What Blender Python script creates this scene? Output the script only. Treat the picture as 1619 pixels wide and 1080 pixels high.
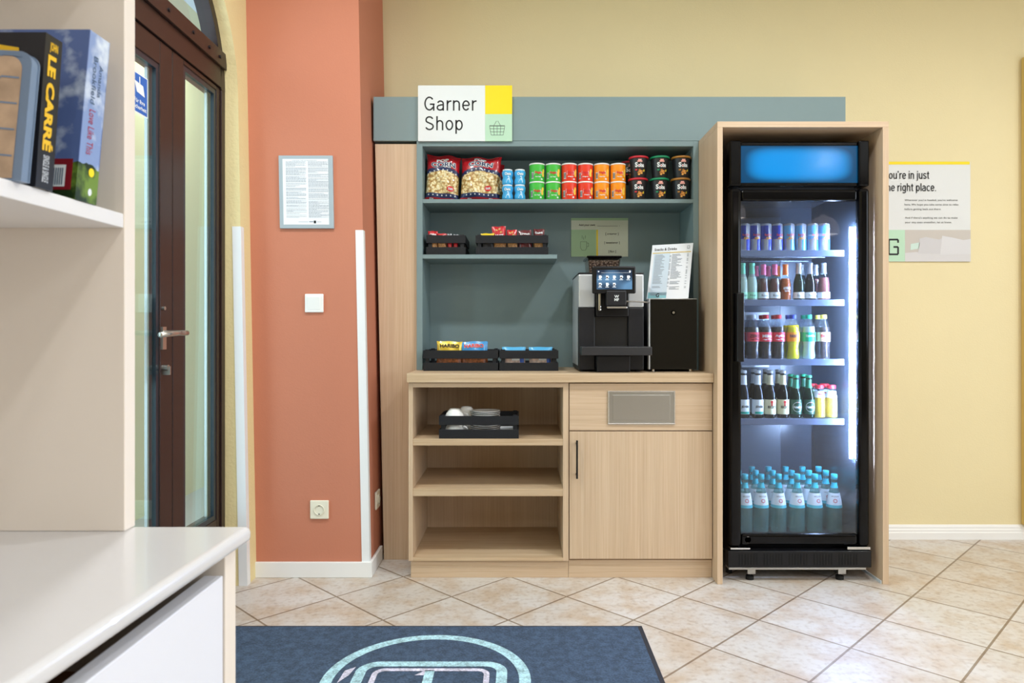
import bpy, math, random
from math import pi, sin, cos, radians
for o in list(bpy.data.objects): bpy.data.objects.remove(o)
random.seed(7)
SC = bpy.context.scene
COL = SC.collection

# ------------------------------------------------------------------ camera
CZ = 1.086; F = 1125.0; VX = 822.0; VY = 523.0
cam = bpy.data.cameras.new('camera'); co = bpy.data.objects.new('camera', cam); COL.objects.link(co)
cam.sensor_width = 36; cam.lens = 36*F/1619
cam.shift_x = -(VX-809.5)/1619; cam.shift_y = -(540-VY)/1619
co.location = (0, 0, CZ); co.rotation_euler = (pi/2, 0, 0); cam.clip_start = .02; cam.dof.use_dof = True; cam.dof.focus_distance = 3.25; cam.dof.aperture_fstop = 9
SC.camera = co
# ------------------------------------------------------------------ view + world
SC.view_settings.view_transform = 'Standard'; SC.view_settings.look = 'None'
SC.view_settings.gamma = 1; SC.view_settings.use_curve_mapping = False
SC.view_settings.exposure = 0.0
W = bpy.data.worlds.new('sky'); SC.world = W; W.use_nodes = True
W.node_tree.nodes['Background'].inputs[0].default_value = (.62, .80, 1, 1)
W.node_tree.nodes['Background'].inputs[1].default_value = .8
# ------------------------------------------------------------------ lamps of the room
CEIL = 3.0
LAMPS = [(-.75,1.95),(1.15,1.95),(3.0,2.0),(.55,-.6),(2.2,.0),(3.7,.2),(.2,-2.3),(1.8,-2.0),(3.4,-1.7)]
LAMP_W = 19.5; LAMP_COL = (.93,.97,1)
WINDOW_W = 95; WIN_COL = (.86,.93,1)

def area(name, loc, rot, sx, sy, w, col, shape='RECTANGLE', parent=None):
    l = bpy.data.lights.new(name, 'AREA'); l.shape = shape; l.size = sx
    if shape == 'RECTANGLE': l.size_y = sy
    l.energy = w; l.color = col
    o = bpy.data.objects.new(name, l); COL.objects.link(o); o.location = loc; o.rotation_euler = rot
    if parent: o.parent = parent
    return o

# ------------------------------------------------------------------ materials
def lin(c): return c/12.92 if c <= .04045 else ((c+.055)/1.055)**2.4
def hexc(h):
    h = h.lstrip('#'); return tuple(lin(int(h[i:i+2], 16)/255) for i in (0, 2, 4)) + (1,)
MATS = {}
def mat(name, col='#808080', rough=.5, metal=0, spec=.5, emit=0, coat=0, bump=0, bscale=200, var=0, vscale=6, alpha=1):
    if name in MATS: return MATS[name]
    m = bpy.data.materials.new(name); m.use_nodes = True; nt = m.node_tree; b = nt.nodes['Principled BSDF']
    c = hexc(col); b.inputs['Base Color'].default_value = c
    b.inputs['Roughness'].default_value = rough; b.inputs['Metallic'].default_value = metal
    b.inputs['Specular IOR Level'].default_value = spec; b.inputs['Coat Weight'].default_value = coat
    if emit: b.inputs['Emission Color'].default_value = c; b.inputs['Emission Strength'].default_value = emit
    if var or bump:
        tc = nt.nodes.new('ShaderNodeTexCoord')
    if var:
        n = nt.nodes.new('ShaderNodeTexNoise'); n.inputs['Scale'].default_value = vscale; n.inputs['Detail'].default_value = 5
        nt.links.new(tc.outputs['Object'], n.inputs['Vector'])
        r = nt.nodes.new('ShaderNodeValToRGB'); r.color_ramp.elements[0].position = .3; r.color_ramp.elements[1].position = .7
        r.color_ramp.elements[0].color = tuple(x*(1-var) for x in c[:3])+(1,); r.color_ramp.elements[1].color = tuple(min(1, x*(1+var)) for x in c[:3])+(1,)
        nt.links.new(n.outputs['Fac'], r.inputs['Fac']); nt.links.new(r.outputs['Color'], b.inputs['Base Color'])
    if bump:
        n = nt.nodes.new('ShaderNodeTexNoise'); n.inputs['Scale'].default_value = bscale; n.inputs['Detail'].default_value = 3
        nt.links.new(tc.outputs['Object'], n.inputs['Vector'])
        bp = nt.nodes.new('ShaderNodeBump'); bp.inputs['Strength'].default_value = bump; bp.inputs['Distance'].default_value = .002
        nt.links.new(n.outputs['Fac'], bp.inputs['Height']); nt.links.new(bp.outputs['Normal'], b.inputs['Normal'])
    MATS[name] = m; return m

def wood(name, c1, c2, c3, scale, rough=.5):
    m = bpy.data.materials.new(name); m.use_nodes = True; nt = m.node_tree; b = nt.nodes['Principled BSDF']
    tc = nt.nodes.new('ShaderNodeTexCoord'); mp = nt.nodes.new('ShaderNodeMapping'); mp.inputs['Scale'].default_value = scale
    nt.links.new(tc.outputs['Object'], mp.inputs['Vector'])
    n = nt.nodes.new('ShaderNodeTexNoise'); n.inputs['Scale'].default_value = 1; n.inputs['Detail'].default_value = 6; n.inputs['Roughness'].default_value = .62; n.inputs['Distortion'].default_value = .25
    nt.links.new(mp.outputs['Vector'], n.inputs['Vector'])
    r = nt.nodes.new('ShaderNodeValToRGB'); e = r.color_ramp.elements
    e[0].position = .28; e[0].color = hexc(c1); e[1].position = .74; e[1].color = hexc(c3)
    k = e.new(.5); k.color = hexc(c2)
    nt.links.new(n.outputs['Fac'], r.inputs['Fac'])
    n2 = nt.nodes.new('ShaderNodeTexNoise'); n2.inputs['Scale'].default_value = 1.0; n2.inputs['Detail'].default_value = 2
    mp2 = nt.nodes.new('ShaderNodeMapping'); mp2.inputs['Scale'].default_value = tuple(s*.12 for s in scale)
    nt.links.new(tc.outputs['Object'], mp2.inputs['Vector']); nt.links.new(mp2.outputs['Vector'], n2.inputs['Vector'])
    mx = nt.nodes.new('ShaderNodeMix'); mx.data_type = 'RGBA'; mx.blend_type = 'MULTIPLY'; mx.inputs[0].default_value = .2
    r2 = nt.nodes.new('ShaderNodeValToRGB'); r2.color_ramp.elements[0].position = .35; r2.color_ramp.elements[1].position = .65
    r2.color_ramp.elements[0].color = (.62,.58,.52,1)
    nt.links.new(n2.outputs['Fac'], r2.inputs['Fac'])
    nt.links.new(r.outputs['Color'], mx.inputs[6]); nt.links.new(r2.outputs['Color'], mx.inputs[7])
    nt.links.new(mx.outputs[2], b.inputs['Base Color']); b.inputs['Roughness'].default_value = rough
    bp = nt.nodes.new('ShaderNodeBump'); bp.inputs['Strength'].default_value = .15; bp.inputs['Distance'].default_value = .001
    nt.links.new(n.outputs['Fac'], bp.inputs['Height']); nt.links.new(bp.outputs['Normal'], b.inputs['Normal'])
    return m
OAK_V = wood('oak_vertical', '#C6A98A', '#D2B799', '#DAC3A7', (170, 170, 2.2))
OAK_H = wood('oak_horizontal', '#C6A98A', '#D2B799', '#DAC3A7', (2.2, 170, 170))
OAK_Y = wood('oak_deep', '#BA9C7A', '#C9AE8D', '#D5BE9F', (2.6, 60, 110))

def glass(name, tint='#FFFFFF', rough=.02, fog=0, ior=1.5, fogcol='#FFFFFF'):
    if name in MATS: return MATS[name]
    m = bpy.data.materials.new(name); m.use_nodes = True; nt = m.node_tree
    for n in list(nt.nodes): nt.nodes.remove(n)
    out = nt.nodes.new('ShaderNodeOutputMaterial'); tr = nt.nodes.new('ShaderNodeBsdfTransparent'); tr.inputs[0].default_value = hexc(tint)
    gl = nt.nodes.new('ShaderNodeBsdfGlossy'); gl.inputs['Roughness'].default_value = rough
    fr = nt.nodes.new('ShaderNodeFresnel'); ge = nt.nodes.new('ShaderNodeNewGeometry'); mr = nt.nodes.new('ShaderNodeMapRange'); mr.inputs[3].default_value = ior; mr.inputs[4].default_value = 1/ior
    nt.links.new(ge.outputs['Backfacing'], mr.inputs[0]); nt.links.new(mr.outputs[0], fr.inputs['IOR'])   # same reflectance from either face of a thin pane
    mx = nt.nodes.new('ShaderNodeMixShader'); last = tr.outputs[0]
    if fog:
        d = nt.nodes.new('ShaderNodeBsdfDiffuse'); d.inputs[0].default_value = hexc(fogcol)
        t2 = nt.nodes.new('ShaderNodeBsdfTranslucent'); t2.inputs[0].default_value = hexc(fogcol)
        a = nt.nodes.new('ShaderNodeMixShader'); a.inputs[0].default_value = .5; nt.links.new(d.outputs[0], a.inputs[1]); nt.links.new(t2.outputs[0], a.inputs[2])
        c = nt.nodes.new('ShaderNodeMixShader'); c.inputs[0].default_value = fog; nt.links.new(last, c.inputs[1]); nt.links.new(a.outputs[0], c.inputs[2]); last = c.outputs[0]
    nt.links.new(fr.outputs[0], mx.inputs[0]); nt.links.new(last, mx.inputs[1]); nt.links.new(gl.outputs[0], mx.inputs[2])
    nt.links.new(mx.outputs[0], out.inputs[0]); MATS[name] = m; return m

# ------------------------------------------------------------------ mesh builder
_txt = {}
def text2d(s, bold=0.0, spacing=1.0):
    k = (s, bold, spacing)
    if k in _txt: return _txt[k]
    cu = bpy.data.curves.new('t', 'FONT'); cu.body = s; cu.size = 1; cu.offset = bold; cu.resolution_u = 4; cu.space_character = spacing
    o = bpy.data.objects.new('t', cu); COL.objects.link(o)
    dg = bpy.context.evaluated_depsgraph_get(); me = bpy.data.meshes.new_from_object(o.evaluated_get(dg))
    v = [(p.co.x, p.co.y) for p in me.vertices]; f = [tuple(p.vertices) for p in me.polygons]
    bpy.data.objects.remove(o); bpy.data.curves.remove(cu); bpy.data.meshes.remove(me)
    xs = [p[0] for p in v]; ys = [p[1] for p in v]
    _txt[k] = (v, f, min(xs), max(xs), min(ys), max(ys)); return _txt[k]

def _arc(cx, cy, rx, ry, a0, a1, n=14): return [(cx+rx*cos(radians(a0+(a1-a0)*i/n)), cy+ry*sin(radians(a0+(a1-a0)*i/n))) for i in range(n+1)]
XH = .73
GLY = {   # narrow grotesque letters drawn as strokes, cap height 1
 'G': (.68, [_arc(.31,.5,.24,.445,40,318,30)+[(.545,.26),(.545,.475)], [(.34,.455),(.60,.455)], [(.553,.0),(.553,.3)]]),
 'a': (.52, [_arc(.245,.49,.155,.185,160,0)+[(.40,0)], [(.40,.42),(.27,.405)]+_arc(.215,.215,.145,.165,95,265)+_arc(.24,.23,.16,.18,275,345,6)]),
 'r': (.35, [[(.11,0),(.11,XH)], _arc(.30,.43,.19,.245,178,80,10)]),
 'n': (.53, [[(.11,0),(.11,XH)], _arc(.265,.47,.155,.205,175,0)+[(.42,0)]]),
 'e': (.52, [[(.09,.37),(.435,.37)], _arc(.265,.365,.175,.315,2,322,30)]),
 'S': (.60, [_arc(.29,.735,.185,.21,18,180,18)+_arc(.29,.70,.185,.16,190,235,6)+_arc(.295,.285,.20,.19,62,0,8)+_arc(.295,.265,.20,.21,-8,-165,18)]),
 's': (.46, [_arc(.225,.53,.135,.15,20,180,14)+_arc(.225,.50,.135,.10,195,240,5)+_arc(.23,.215,.145,.125,60,0,6)+_arc(.23,.20,.145,.15,-10,-163,14)]),
 'h': (.53, [[(.11,0),(.11,1)], _arc(.265,.47,.155,.205,175,0)+[(.42,0)]]),
 'o': (.53, [_arc(.265,.365,.175,.315,0,360,36)]),
 'p': (.54, [[(.11,-.25),(.11,XH)], _arc(.275,.365,.165,.315,0,360,36)]),
 'u': (.53, [[(.42,XH),(.42,0)], [(.11,XH)]+_arc(.265,.255,.155,.205,180,355)]),
 'i': (.22, [[(.11,0),(.11,XH)], [(.11,.87),(.11,1.0)]]), 'l': (.22, [[(.11,0),(.11,1)]]),
 'j': (.23, [[(.12,XH),(.12,-.08)]+_arc(.0,-.08,.12,.13,0,-80,6), [(.12,.87),(.12,1.0)]]),
 't': (.34, [[(.16,.93),(.16,.18)]+_arc(.29,.18,.13,.135,180,270,6), [(.02,.68),(.30,.68)]]),
 'g': (.54, [_arc(.265,.375,.16,.305,0,360,36), [(.425,XH),(.425,-.06)]+_arc(.265,-.07,.16,.145,0,-160)]),
 'c': (.48, [_arc(.265,.365,.175,.315,45,315,26)]), '.': (.22, [[(.10,0),(.10,.125)]]), "'": (.20, [[(.10,.78),(.10,1)]]), ' ': (.24, []),
 'Y': (.54, [[(.03,1),(.27,.44)], [(.51,1),(.27,.44)], [(.27,.47),(.27,0)]])}
def strokes(q, t, x, z, cap, kx, mp, mi=0, sw=.118, right=False):
    tot = sum(GLY[c][0] for c in t)*cap*kx
    if right: x -= tot
    for c in t:
        adv, st = GLY[c]
        for pl in st:
            pts = [(x+a*cap*kx, z+b*cap) for a, b in pl]; n = len(pts); closed = math.dist(pts[0], pts[-1]) < 1e-6; L = []; R = []
            for i, p_ in enumerate(pts):
                a = pts[i-1] if i else (pts[-2] if closed else p_); b = pts[i+1] if i < n-1 else (pts[1] if closed else p_)
                dx, dz = b[0]-a[0], b[1]-a[1]; l = math.hypot(dx, dz) or 1; ox, oz = -dz/l*cap*sw/2, dx/l*cap*sw/2
                L.append(mp(p_[0]+ox, p_[1]+oz)); R.append(mp(p_[0]-ox, p_[1]-oz))
            q.add(L+R, [(i, i+1, n+i+1, n+i) for i in range(n-1)], mi)
        x += adv*cap*kx
    return tot

class P:
    def __init__(s): s.v = []; s.f = []; s.m = []; s.s = []
    def add(s, v, f, mi=0, sm=False):
        b = len(s.v); s.v += [tuple(p) for p in v]
        for q in f: s.f.append(tuple(b+i for i in q)); s.m.append(mi); s.s.append(sm)
        return s
    def box(s, x0, x1, y0, y1, z0, z1, mi=0):
        return s.add([(x0,y0,z0),(x1,y0,z0),(x1,y1,z0),(x0,y1,z0),(x0,y0,z1),(x1,y0,z1),(x1,y1,z1),(x0,y1,z1)],
              [(3,2,1,0),(4,5,6,7),(0,1,5,4),(1,2,6,5),(2,3,7,6),(3,0,4,7)], mi)
    def hexa(s, lo, hi, z0, z1, mi=0):   # lo/hi : 4 (x,y) corners at z0/z1
        return s.add([(x,y,z0) for x,y in lo]+[(x,y,z1) for x,y in hi], [(3,2,1,0),(4,5,6,7),(0,1,5,4),(1,2,6,5),(2,3,7,6),(3,0,4,7)], mi)
    def lathe(s, pr, n=24, cx=0, cy=0, cz=0, mi=0, a0=0, a1=2*pi, sm=True):
        full = abs(a1-a0-2*pi) < 1e-6; k = n if full else n+1
        v = []
        for r, z in pr:
            for i in range(k):
                a = a0+(a1-a0)*i/n; v.append((cx+r*sin(a), cy-r*cos(a), cz+z))
        f = []
        for j in range(len(pr)-1):
            for i in range(n):
                i2 = (i+1) % k if full else i+1
                f.append((j*k+i, j*k+i2, (j+1)*k+i2, (j+1)*k+i))
        return s.add(v, f, mi, sm)
    def cyl(s, c, r, h, axis='z', n=20, mi=0, sm=True):
        b = len(s.v); q = P(); q.lathe([(0,0),(r,0)], n, sm=False); q.lathe([(r,0),(r,h)], n, sm=sm); q.lathe([(r,h),(0,h)], n, sm=False)
        def tr(p):
            x,y,z = p
            if axis == 'y': x,y,z = x,z,-y
            if axis == 'x': x,y,z = z,y,x
            return (x+c[0], y+c[1], z+c[2])
        s.v += [tr(p) for p in q.v]
        for fc, m_, sm_ in zip(q.f, q.m, q.s): s.f.append(tuple(b+i for i in fc)); s.m.append(mi); s.s.append(sm_)
        return s
    def tube(s, pts, r, n=10, mi=0):
        from mathutils import Vector
        pts = [Vector(p) for p in pts]; rings = []
        for i, p in enumerate(pts):
            d = (pts[min(i+1, len(pts)-1)]-pts[max(i-1, 0)]).normalized()
            up = Vector((0,0,1)) if abs(d.z) < .9 else Vector((0,1,0))
            a = d.cross(up).normalized(); c = d.cross(a)
            rings.append([p+a*r*cos(2*pi*k/n)+c*r*sin(2*pi*k/n) for k in range(n)])
        v = [q for rg in rings for q in rg]; f = []
        for j in range(len(pts)-1):
            for k in range(n): f.append((j*n+k, j*n+(k+1) % n, (j+1)*n+(k+1) % n, (j+1)*n+k))
        f.append(tuple(range(n))); f.append(tuple((len(pts)-1)*n+k for k in range(n)))
        return s.add(v, f, mi, True)
    def poly(s, pts, mp, mi=0):
        return s.add([mp(x, y) for x, y in pts], [tuple(range(len(pts)))], mi)
    def rect(s, x0, x1, y0, y1, mp, mi=0, nx=1):
        v = []; f = []
        for i in range(nx+1):
            x = x0+(x1-x0)*i/nx; v += [mp(x, y0), mp(x, y1)]
        for i in range(nx): f.append((2*i, 2*i+2, 2*i+3, 2*i+1))
        return s.add(v, f, mi)
    def ell(s, cx, cy, rx, ry, mp, mi=0, n=20): return s.poly([(cx+rx*cos(2*pi*i/n), cy+ry*sin(2*pi*i/n)) for i in range(n)], mp, mi)
    def ring(s, cx, cy, r0, r1, mp, mi=0, n=32, a0=0, a1=2*pi, sy=1.0):
        v = []; f = []
        for i in range(n+1):
            a = a0+(a1-a0)*i/n; v += [mp(cx+r0*cos(a), cy+r0*sin(a)*sy), mp(cx+r1*cos(a), cy+r1*sin(a)*sy)]
        for i in range(n): f.append((2*i, 2*i+2, 2*i+3, 2*i+1))
        return s.add(v, f, mi)
    def text(s, t, x0, x1, y0, y1, mp, mi=0, bold=0.0, keep=None, rot=False):
        v, f, a, b, c, d = text2d(t, bold)
        out = []
        for x, y in v:
            u = (x-a)/(b-a); w = (y-c)/(d-c)
            if rot: out.append(mp(x0+(x1-x0)*w, y1-(y1-y0)*u))
            else: out.append(mp(x0+(x1-x0)*u, y0+(y1-y0)*w))
        return s.add(out, f, mi)
    def line(s, x0, y0, x1, y1, w, mp, mi=0):
        dx, dy = x1-x0, y1-y0; L = math.hypot(dx, dy) or 1; nx, ny = -dy/L*w/2, dx/L*w/2
        return s.poly([(x0+nx,y0+ny),(x0-nx,y0-ny),(x1-nx,y1-ny),(x1+nx,y1+ny)], mp, mi)
    def moved(s, fn): s.v = [fn(*p) for p in s.v]; return s
    def build(s, name, mats, parent=None, loc=(0,0,0), bevel=0, segs=2, rot=None, kind=None, label=None):
        me = bpy.data.meshes.new(name); me.from_pydata(s.v, [], s.f)
        if not isinstance(mats, (list, tuple)): mats = [mats]
        for m in mats: me.materials.append(m)
        for p, mi, sm in zip(me.polygons, s.m, s.s): p.material_index = mi; p.use_smooth = sm
        me.update(); o = bpy.data.objects.new(name, me); COL.objects.link(o); o.location = loc
        if rot: o.rotation_euler = rot
        if parent: o.parent = parent
        if bevel:
            b = o.modifiers.new('bevel', 'BEVEL'); b.width = bevel; b.segments = segs; b.limit_method = 'ANGLE'; b.angle_limit = radians(40)
        if kind: o['kind'] = kind
        if label: o['label'] = label
        return o
def thing(name, label, cat, loc=(0,0,0), rz=0, group=None):
    o = bpy.data.objects.new(name, None); COL.objects.link(o); o.location = loc; o.rotation_euler = (0,0,rz); o.empty_display_size = .05
    o['label'] = label; o['category'] = cat
    if group: o['group'] = group
    return o
def tag(o, label, cat, group=None):
    o['label'] = label; o['category'] = cat
    if group: o['group'] = group
    return o
def dup(root, loc, rz=0, label=None, group=None):
    r = root.copy(); COL.objects.link(r); r.location = loc; r.rotation_euler = (0,0,rz)
    if label: r['label'] = label
    if group: r['group'] = group
    def kids(a, b):
        for ch in [c for c in bpy.data.objects if c.parent == a]:
            d = ch.copy(); COL.objects.link(d); d.parent = b; kids(ch, d)
    kids(root, r); return r
def flat(Y): return lambda x, z: (x, Y, z)
def onface(cx, cy, cz): return lambda x, z: (cx+x, cy, cz+z)
def cylm(r, off=.0005): return lambda x, z: ((r+off)*sin(x/r), -(r+off)*cos(x/r), z)
ORD = ['first','second','third','fourth','fifth','sixth','seventh','eighth','ninth','tenth','eleventh','twelfth','thirteenth']

M = {
 'white': mat('white_paint', '#F1F1F0', .45), 'plastic_white': mat('white_plastic', '#F4F4F2', .3), 'cream_plastic': mat('cream_plastic', '#EFEBD8', .35),
 'black': mat('black_satin', '#0C0C0F', .33, spec=.35), 'black_gloss': mat('black_gloss', '#040406', .09, spec=.24), 'ink': mat('black_ink', '#141416', .6),
 'charcoal': mat('charcoal_plastic', '#18181D', .4, spec=.4), 'chrome': mat('chrome', '#D5D5D5', .12, 1), 'steel': mat('brushed_steel', '#B9B7B2', .34, 1, bump=.1, bscale=400),
 'teal': mat('grey_green_laminate', '#7B9093', .55, var=.02, vscale=3), 'rubber': mat('black_rubber', '#101010', .8),
 'silver': mat('silver_paint', '#C9CBCE', .3, .4), 'grey': mat('mid_grey', '#8B8D90', .5), 'ltgrey': mat('light_grey', '#C8CBCD', .5),
 'yellow': mat('print_yellow', '#F7DA00', .5), 'mint': mat('print_mint', '#B9DCC0', .5), 'printwhite': mat('print_white', '#E2E7E8', .45),
 'red': mat('print_red', '#D2202A', .4), 'blue': mat('print_blue', '#2456B4', .4), 'navy': mat('print_navy', '#1B2A55', .4), 'green': mat('print_green', '#1F9A4A', .4),
 'orange': mat('print_orange', '#F08A14', .4), 'brown': mat('print_brown', '#6A3D22', .5), 'tan': mat('print_tan', '#D2A15C', .5), 'cyan': mat('print_cyan', '#3BA8DF', .4),
 'gold': mat('print_gold', '#D8B234', .35, .3), 'darkred': mat('print_dark_red', '#7C1220', .4), 'pink': mat('print_pink', '#E4729A', .4), 'teal_p': mat('print_teal', '#14A38B', .4),
 'ceramic': mat('white_ceramic', '#F3F3F1', .12, coat=.4),
}
WALL_Y = mat('yellow_plaster', '#E9DBB0', .85, bump=.25, bscale=130, var=.015, vscale=2)
WALL_L = mat('yellow_wallpaper', '#E8D7A2', .85, bump=.9, bscale=90)
WALL_R = mat('terracotta_plaster', '#C67E63', .8, bump=.2, bscale=140, var=.02, vscale=2)
WALL_W = mat('cream_plaster', '#EFE6D2', .9)

# ================================================================== ROOM
def lean(z): return -.0185*z
def floor_mat():
    m = bpy.data.materials.new('stone_tiles'); m.use_nodes = True; nt = m.node_tree; b = nt.nodes['Principled BSDF']; L = nt.links.new
    tc = nt.nodes.new('ShaderNodeTexCoord'); mp = nt.nodes.new('ShaderNodeMapping'); mp.inputs['Rotation'].default_value = (0,0,-pi/4); mp.inputs['Location'].default_value = (-3.187+.3325*20, -.922+.3325*20, 0)
    L(tc.outputs['Object'], mp.inputs['Vector'])
    br = nt.nodes.new('ShaderNodeTexBrick'); br.offset = 0; br.squash = 1
    for k, v in (('Scale',1),('Mortar Size',.0042),('Mortar Smooth',.15),('Brick Width',.3325),('Row Height',.3325),('Bias',0)): br.inputs[k].default_value = v
    br.inputs['Color1'].default_value = hexc('#D3CEC9'); br.inputs['Color2'].default_value = hexc('#C8C0B7'); br.inputs['Mortar'].default_value = hexc('#8E7E6C')
    L(mp.outputs['Vector'], br.inputs['Vector'])
    n = nt.nodes.new('ShaderNodeTexNoise'); n.inputs['Scale'].default_value = 6; n.inputs['Detail'].default_value = 8; n.inputs['Roughness'].default_value = .65
    L(tc.outputs['Object'], n.inputs['Vector'])
    r = nt.nodes.new('ShaderNodeValToRGB'); r.color_ramp.elements[0].position = .36; r.color_ramp.elements[1].position = .56
    r.color_ramp.elements[0].color = hexc('#E6CFB4'); r.color_ramp.elements[1].color = (1,1,1,1); L(n.outputs['Fac'], r.inputs['Fac'])
    mx = nt.nodes.new('ShaderNodeMix'); mx.data_type = 'RGBA'; mx.blend_type = 'MULTIPLY'; mx.inputs[0].default_value = .75
    L(br.outputs['Color'], mx.inputs[6]); L(r.outputs['Color'], mx.inputs[7])
    n2 = nt.nodes.new('ShaderNodeTexNoise'); n2.inputs['Scale'].default_value = 45; n2.inputs['Detail'].default_value = 5
    L(tc.outputs['Object'], n2.inputs['Vector'])
    r2 = nt.nodes.new('ShaderNodeValToRGB'); r2.color_ramp.elements[0].position = .3; r2.color_ramp.elements[1].position = .5; r2.color_ramp.elements[0].color = hexc('#B89C80'); r2.color_ramp.elements[1].color = (1,1,1,1)
    L(n2.outputs['Fac'], r2.inputs['Fac'])
    m2 = nt.nodes.new('ShaderNodeMix'); m2.data_type = 'RGBA'; m2.blend_type = 'MULTIPLY'; m2.inputs[0].default_value = .35
    L(mx.outputs[2], m2.inputs[6]); L(r2.outputs['Color'], m2.inputs[7]); L(m2.outputs[2], b.inputs['Base Color'])
    b.inputs['Roughness'].default_value = .38
    bp = nt.nodes.new('ShaderNodeBump'); bp.inputs['Strength'].default_value = .5; bp.inputs['Distance'].default_value = .003; bp.invert = True
    L(br.outputs['Fac'], bp.inputs['Height']); L(bp.outputs['Normal'], b.inputs['Normal'])
    return m
P().box(-1.5, 5, -3.2, 3.9, -.1, 0).build('floor', floor_mat(), kind='structure')
P().box(-1.5, 5, -3.2, 3.9, CEIL, CEIL+.1).build('ceiling', mat('ceiling_white', '#F5F3EE', .9), kind='structure')
P().box(-.9, 5, 3.713, 3.85, 0, CEIL).build('wall_back', WALL_Y, kind='structure')
P().box(-1.5, 4.7, -3.2, -3.1, 0, CEIL).build('wall_rear', mat('olive_plaster', '#857B66', .9), kind='structure')
# window in the right wall
wr = P(); wr.box(4.6,4.7,-3.1,-2.6,0,CEIL); wr.box(4.6,4.7,.8,3.713,0,CEIL); wr.box(4.6,4.7,-2.6,.8,0,.9); wr.box(4.6,4.7,-2.6,.8,2.5,CEIL)
wr.build('wall_right', WALL_W, kind='structure')
wf = P(); wf.box(4.6,4.66,-2.6,.8,.9,.95); wf.box(4.6,4.66,-2.6,.8,2.45,2.5)
for y in (-2.6,-1.5,-.4,.75): wf.box(4.6,4.66,y,y+.05,.95,2.45)
win = wf.build('window_1', M['white'], kind='structure')
P().box(4.63,4.635,-2.55,.75,.95,2.45).build('window_pane', glass('window_glass'), win)
area('window_daylight', (4.75,-.9,1.7), (0,pi/2,0), 1.5, 3.2, WINDOW_W, WIN_COL)
# pillar
px0, px1 = -1.162, -.665
P().hexa([(-1.312,3.14),(px1,3.14),(px1,3.713),(-1.312,3.713)], [(-1.312,3.14),(px1+lean(CEIL),3.14),(px1+lean(CEIL),3.713),(-1.312,3.713)], 0, CEIL).build('wall_pillar', WALL_R, kind='structure')
# left wall with the arched doorway
DY0, DY1, SPR = 2.01, 3.03, 2.10
DC = (DY0+DY1)/2; DR = (DY1-DY0)/2
def wl(p, y0, y1, zb0, zb1, zt):
    xf = lambda z: px0+lean(z)
    for (ya, za, yb, zb) in ((y0, zb0, y1, zb1),):
        v = [(xf(za),ya,za),(xf(zb),yb,zb),(xf(zt),yb,zt),(xf(zt),ya,zt),(-1.312,ya,za),(-1.312,yb,zb),(-1.312,yb,zt),(-1.312,ya,zt)]
        p.add(v, [(0,1,2,3),(5,4,7,6),(0,4,5,1),(3,2,6,7),(1,5,6,2),(4,0,3,7)])
p = P(); wl(p, -3.0, DY0, 0, 0, CEIL); wl(p, DY1, 3.14, 0, 0, CEIL)
NA = 28; arch = [(DC-DR*cos(pi*i/NA), SPR+DR*sin(pi*i/NA)) for i in range(NA+1)]
for (a, b) in zip(arch[:-1], arch[1:]): wl(p, a[0], b[0], a[1], b[1], CEIL)
p.build('wall_left', WALL_L, kind='structure')
# pilaster at far right, the shade on its side put into the plaster colour
P().box(2.612, 3.0, 3.66, 3.713, .075, 2.51).build('wall_pilaster', mat('shaded_plaster', '#DCC076', .85), kind='structure', bevel=.01)
# baseboards
bb = P(); prof = [(0,0),(.016,0),(.016,.035),(.013,.04),(.013,.05),(.009,.055),(.009,.065),(.004,.075),(0,.075)]
v = [(x, 3.713-d, z) for x in (1.585, 4.6) for d, z in prof]; n = len(prof)
bb.add(v, [(i, i+1, n+i+1, n+i) for i in range(n-1)]+[tuple(range(n)), tuple(range(n, 2*n))])
bb.build('baseboard_back', M['white'], kind='structure')
bp_ = P(); xl = -1.166; xr = px1
bp_.box(xl, xr+.014, 3.126, 3.14, 0, .068); bp_.box(xr, xr+.014, 3.14, 3.375, 0, .068)
bp_.build('baseboard_pillar', M['white'], kind='structure', bevel=.002)
# corner guards (white angle strips)
def guard(name, xc, yf, w=.036, side=1):
    q = P(); z0, z1 = 0.0 if name == 'trim_1' else .068, 1.53
    q.hexa([(xc-w,yf-.003),(xc+.003,yf-.003),(xc+.003,yf),(xc-w,yf)], [(xc-w+lean(z1),yf-.003),(xc+.003+lean(z1),yf-.003),(xc+.003+lean(z1),yf),(xc-w+lean(z1),yf)], z0, z1)
    q.hexa([(xc,yf),(xc+.003,yf),(xc+.003,yf+.03),(xc,yf+.03)], [(xc+lean(z1),yf),(xc+.003+lean(z1),yf),(xc+.003+lean(z1),yf+.03),(xc+lean(z1),yf+.03)], z0, z1)
    q.build(name, mat('guard_white', '#EEF0F2', .4), kind='structure')
guard('trim_1', px0, DY1, .034); guard('trim_2', px1, 3.14, .032)

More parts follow.
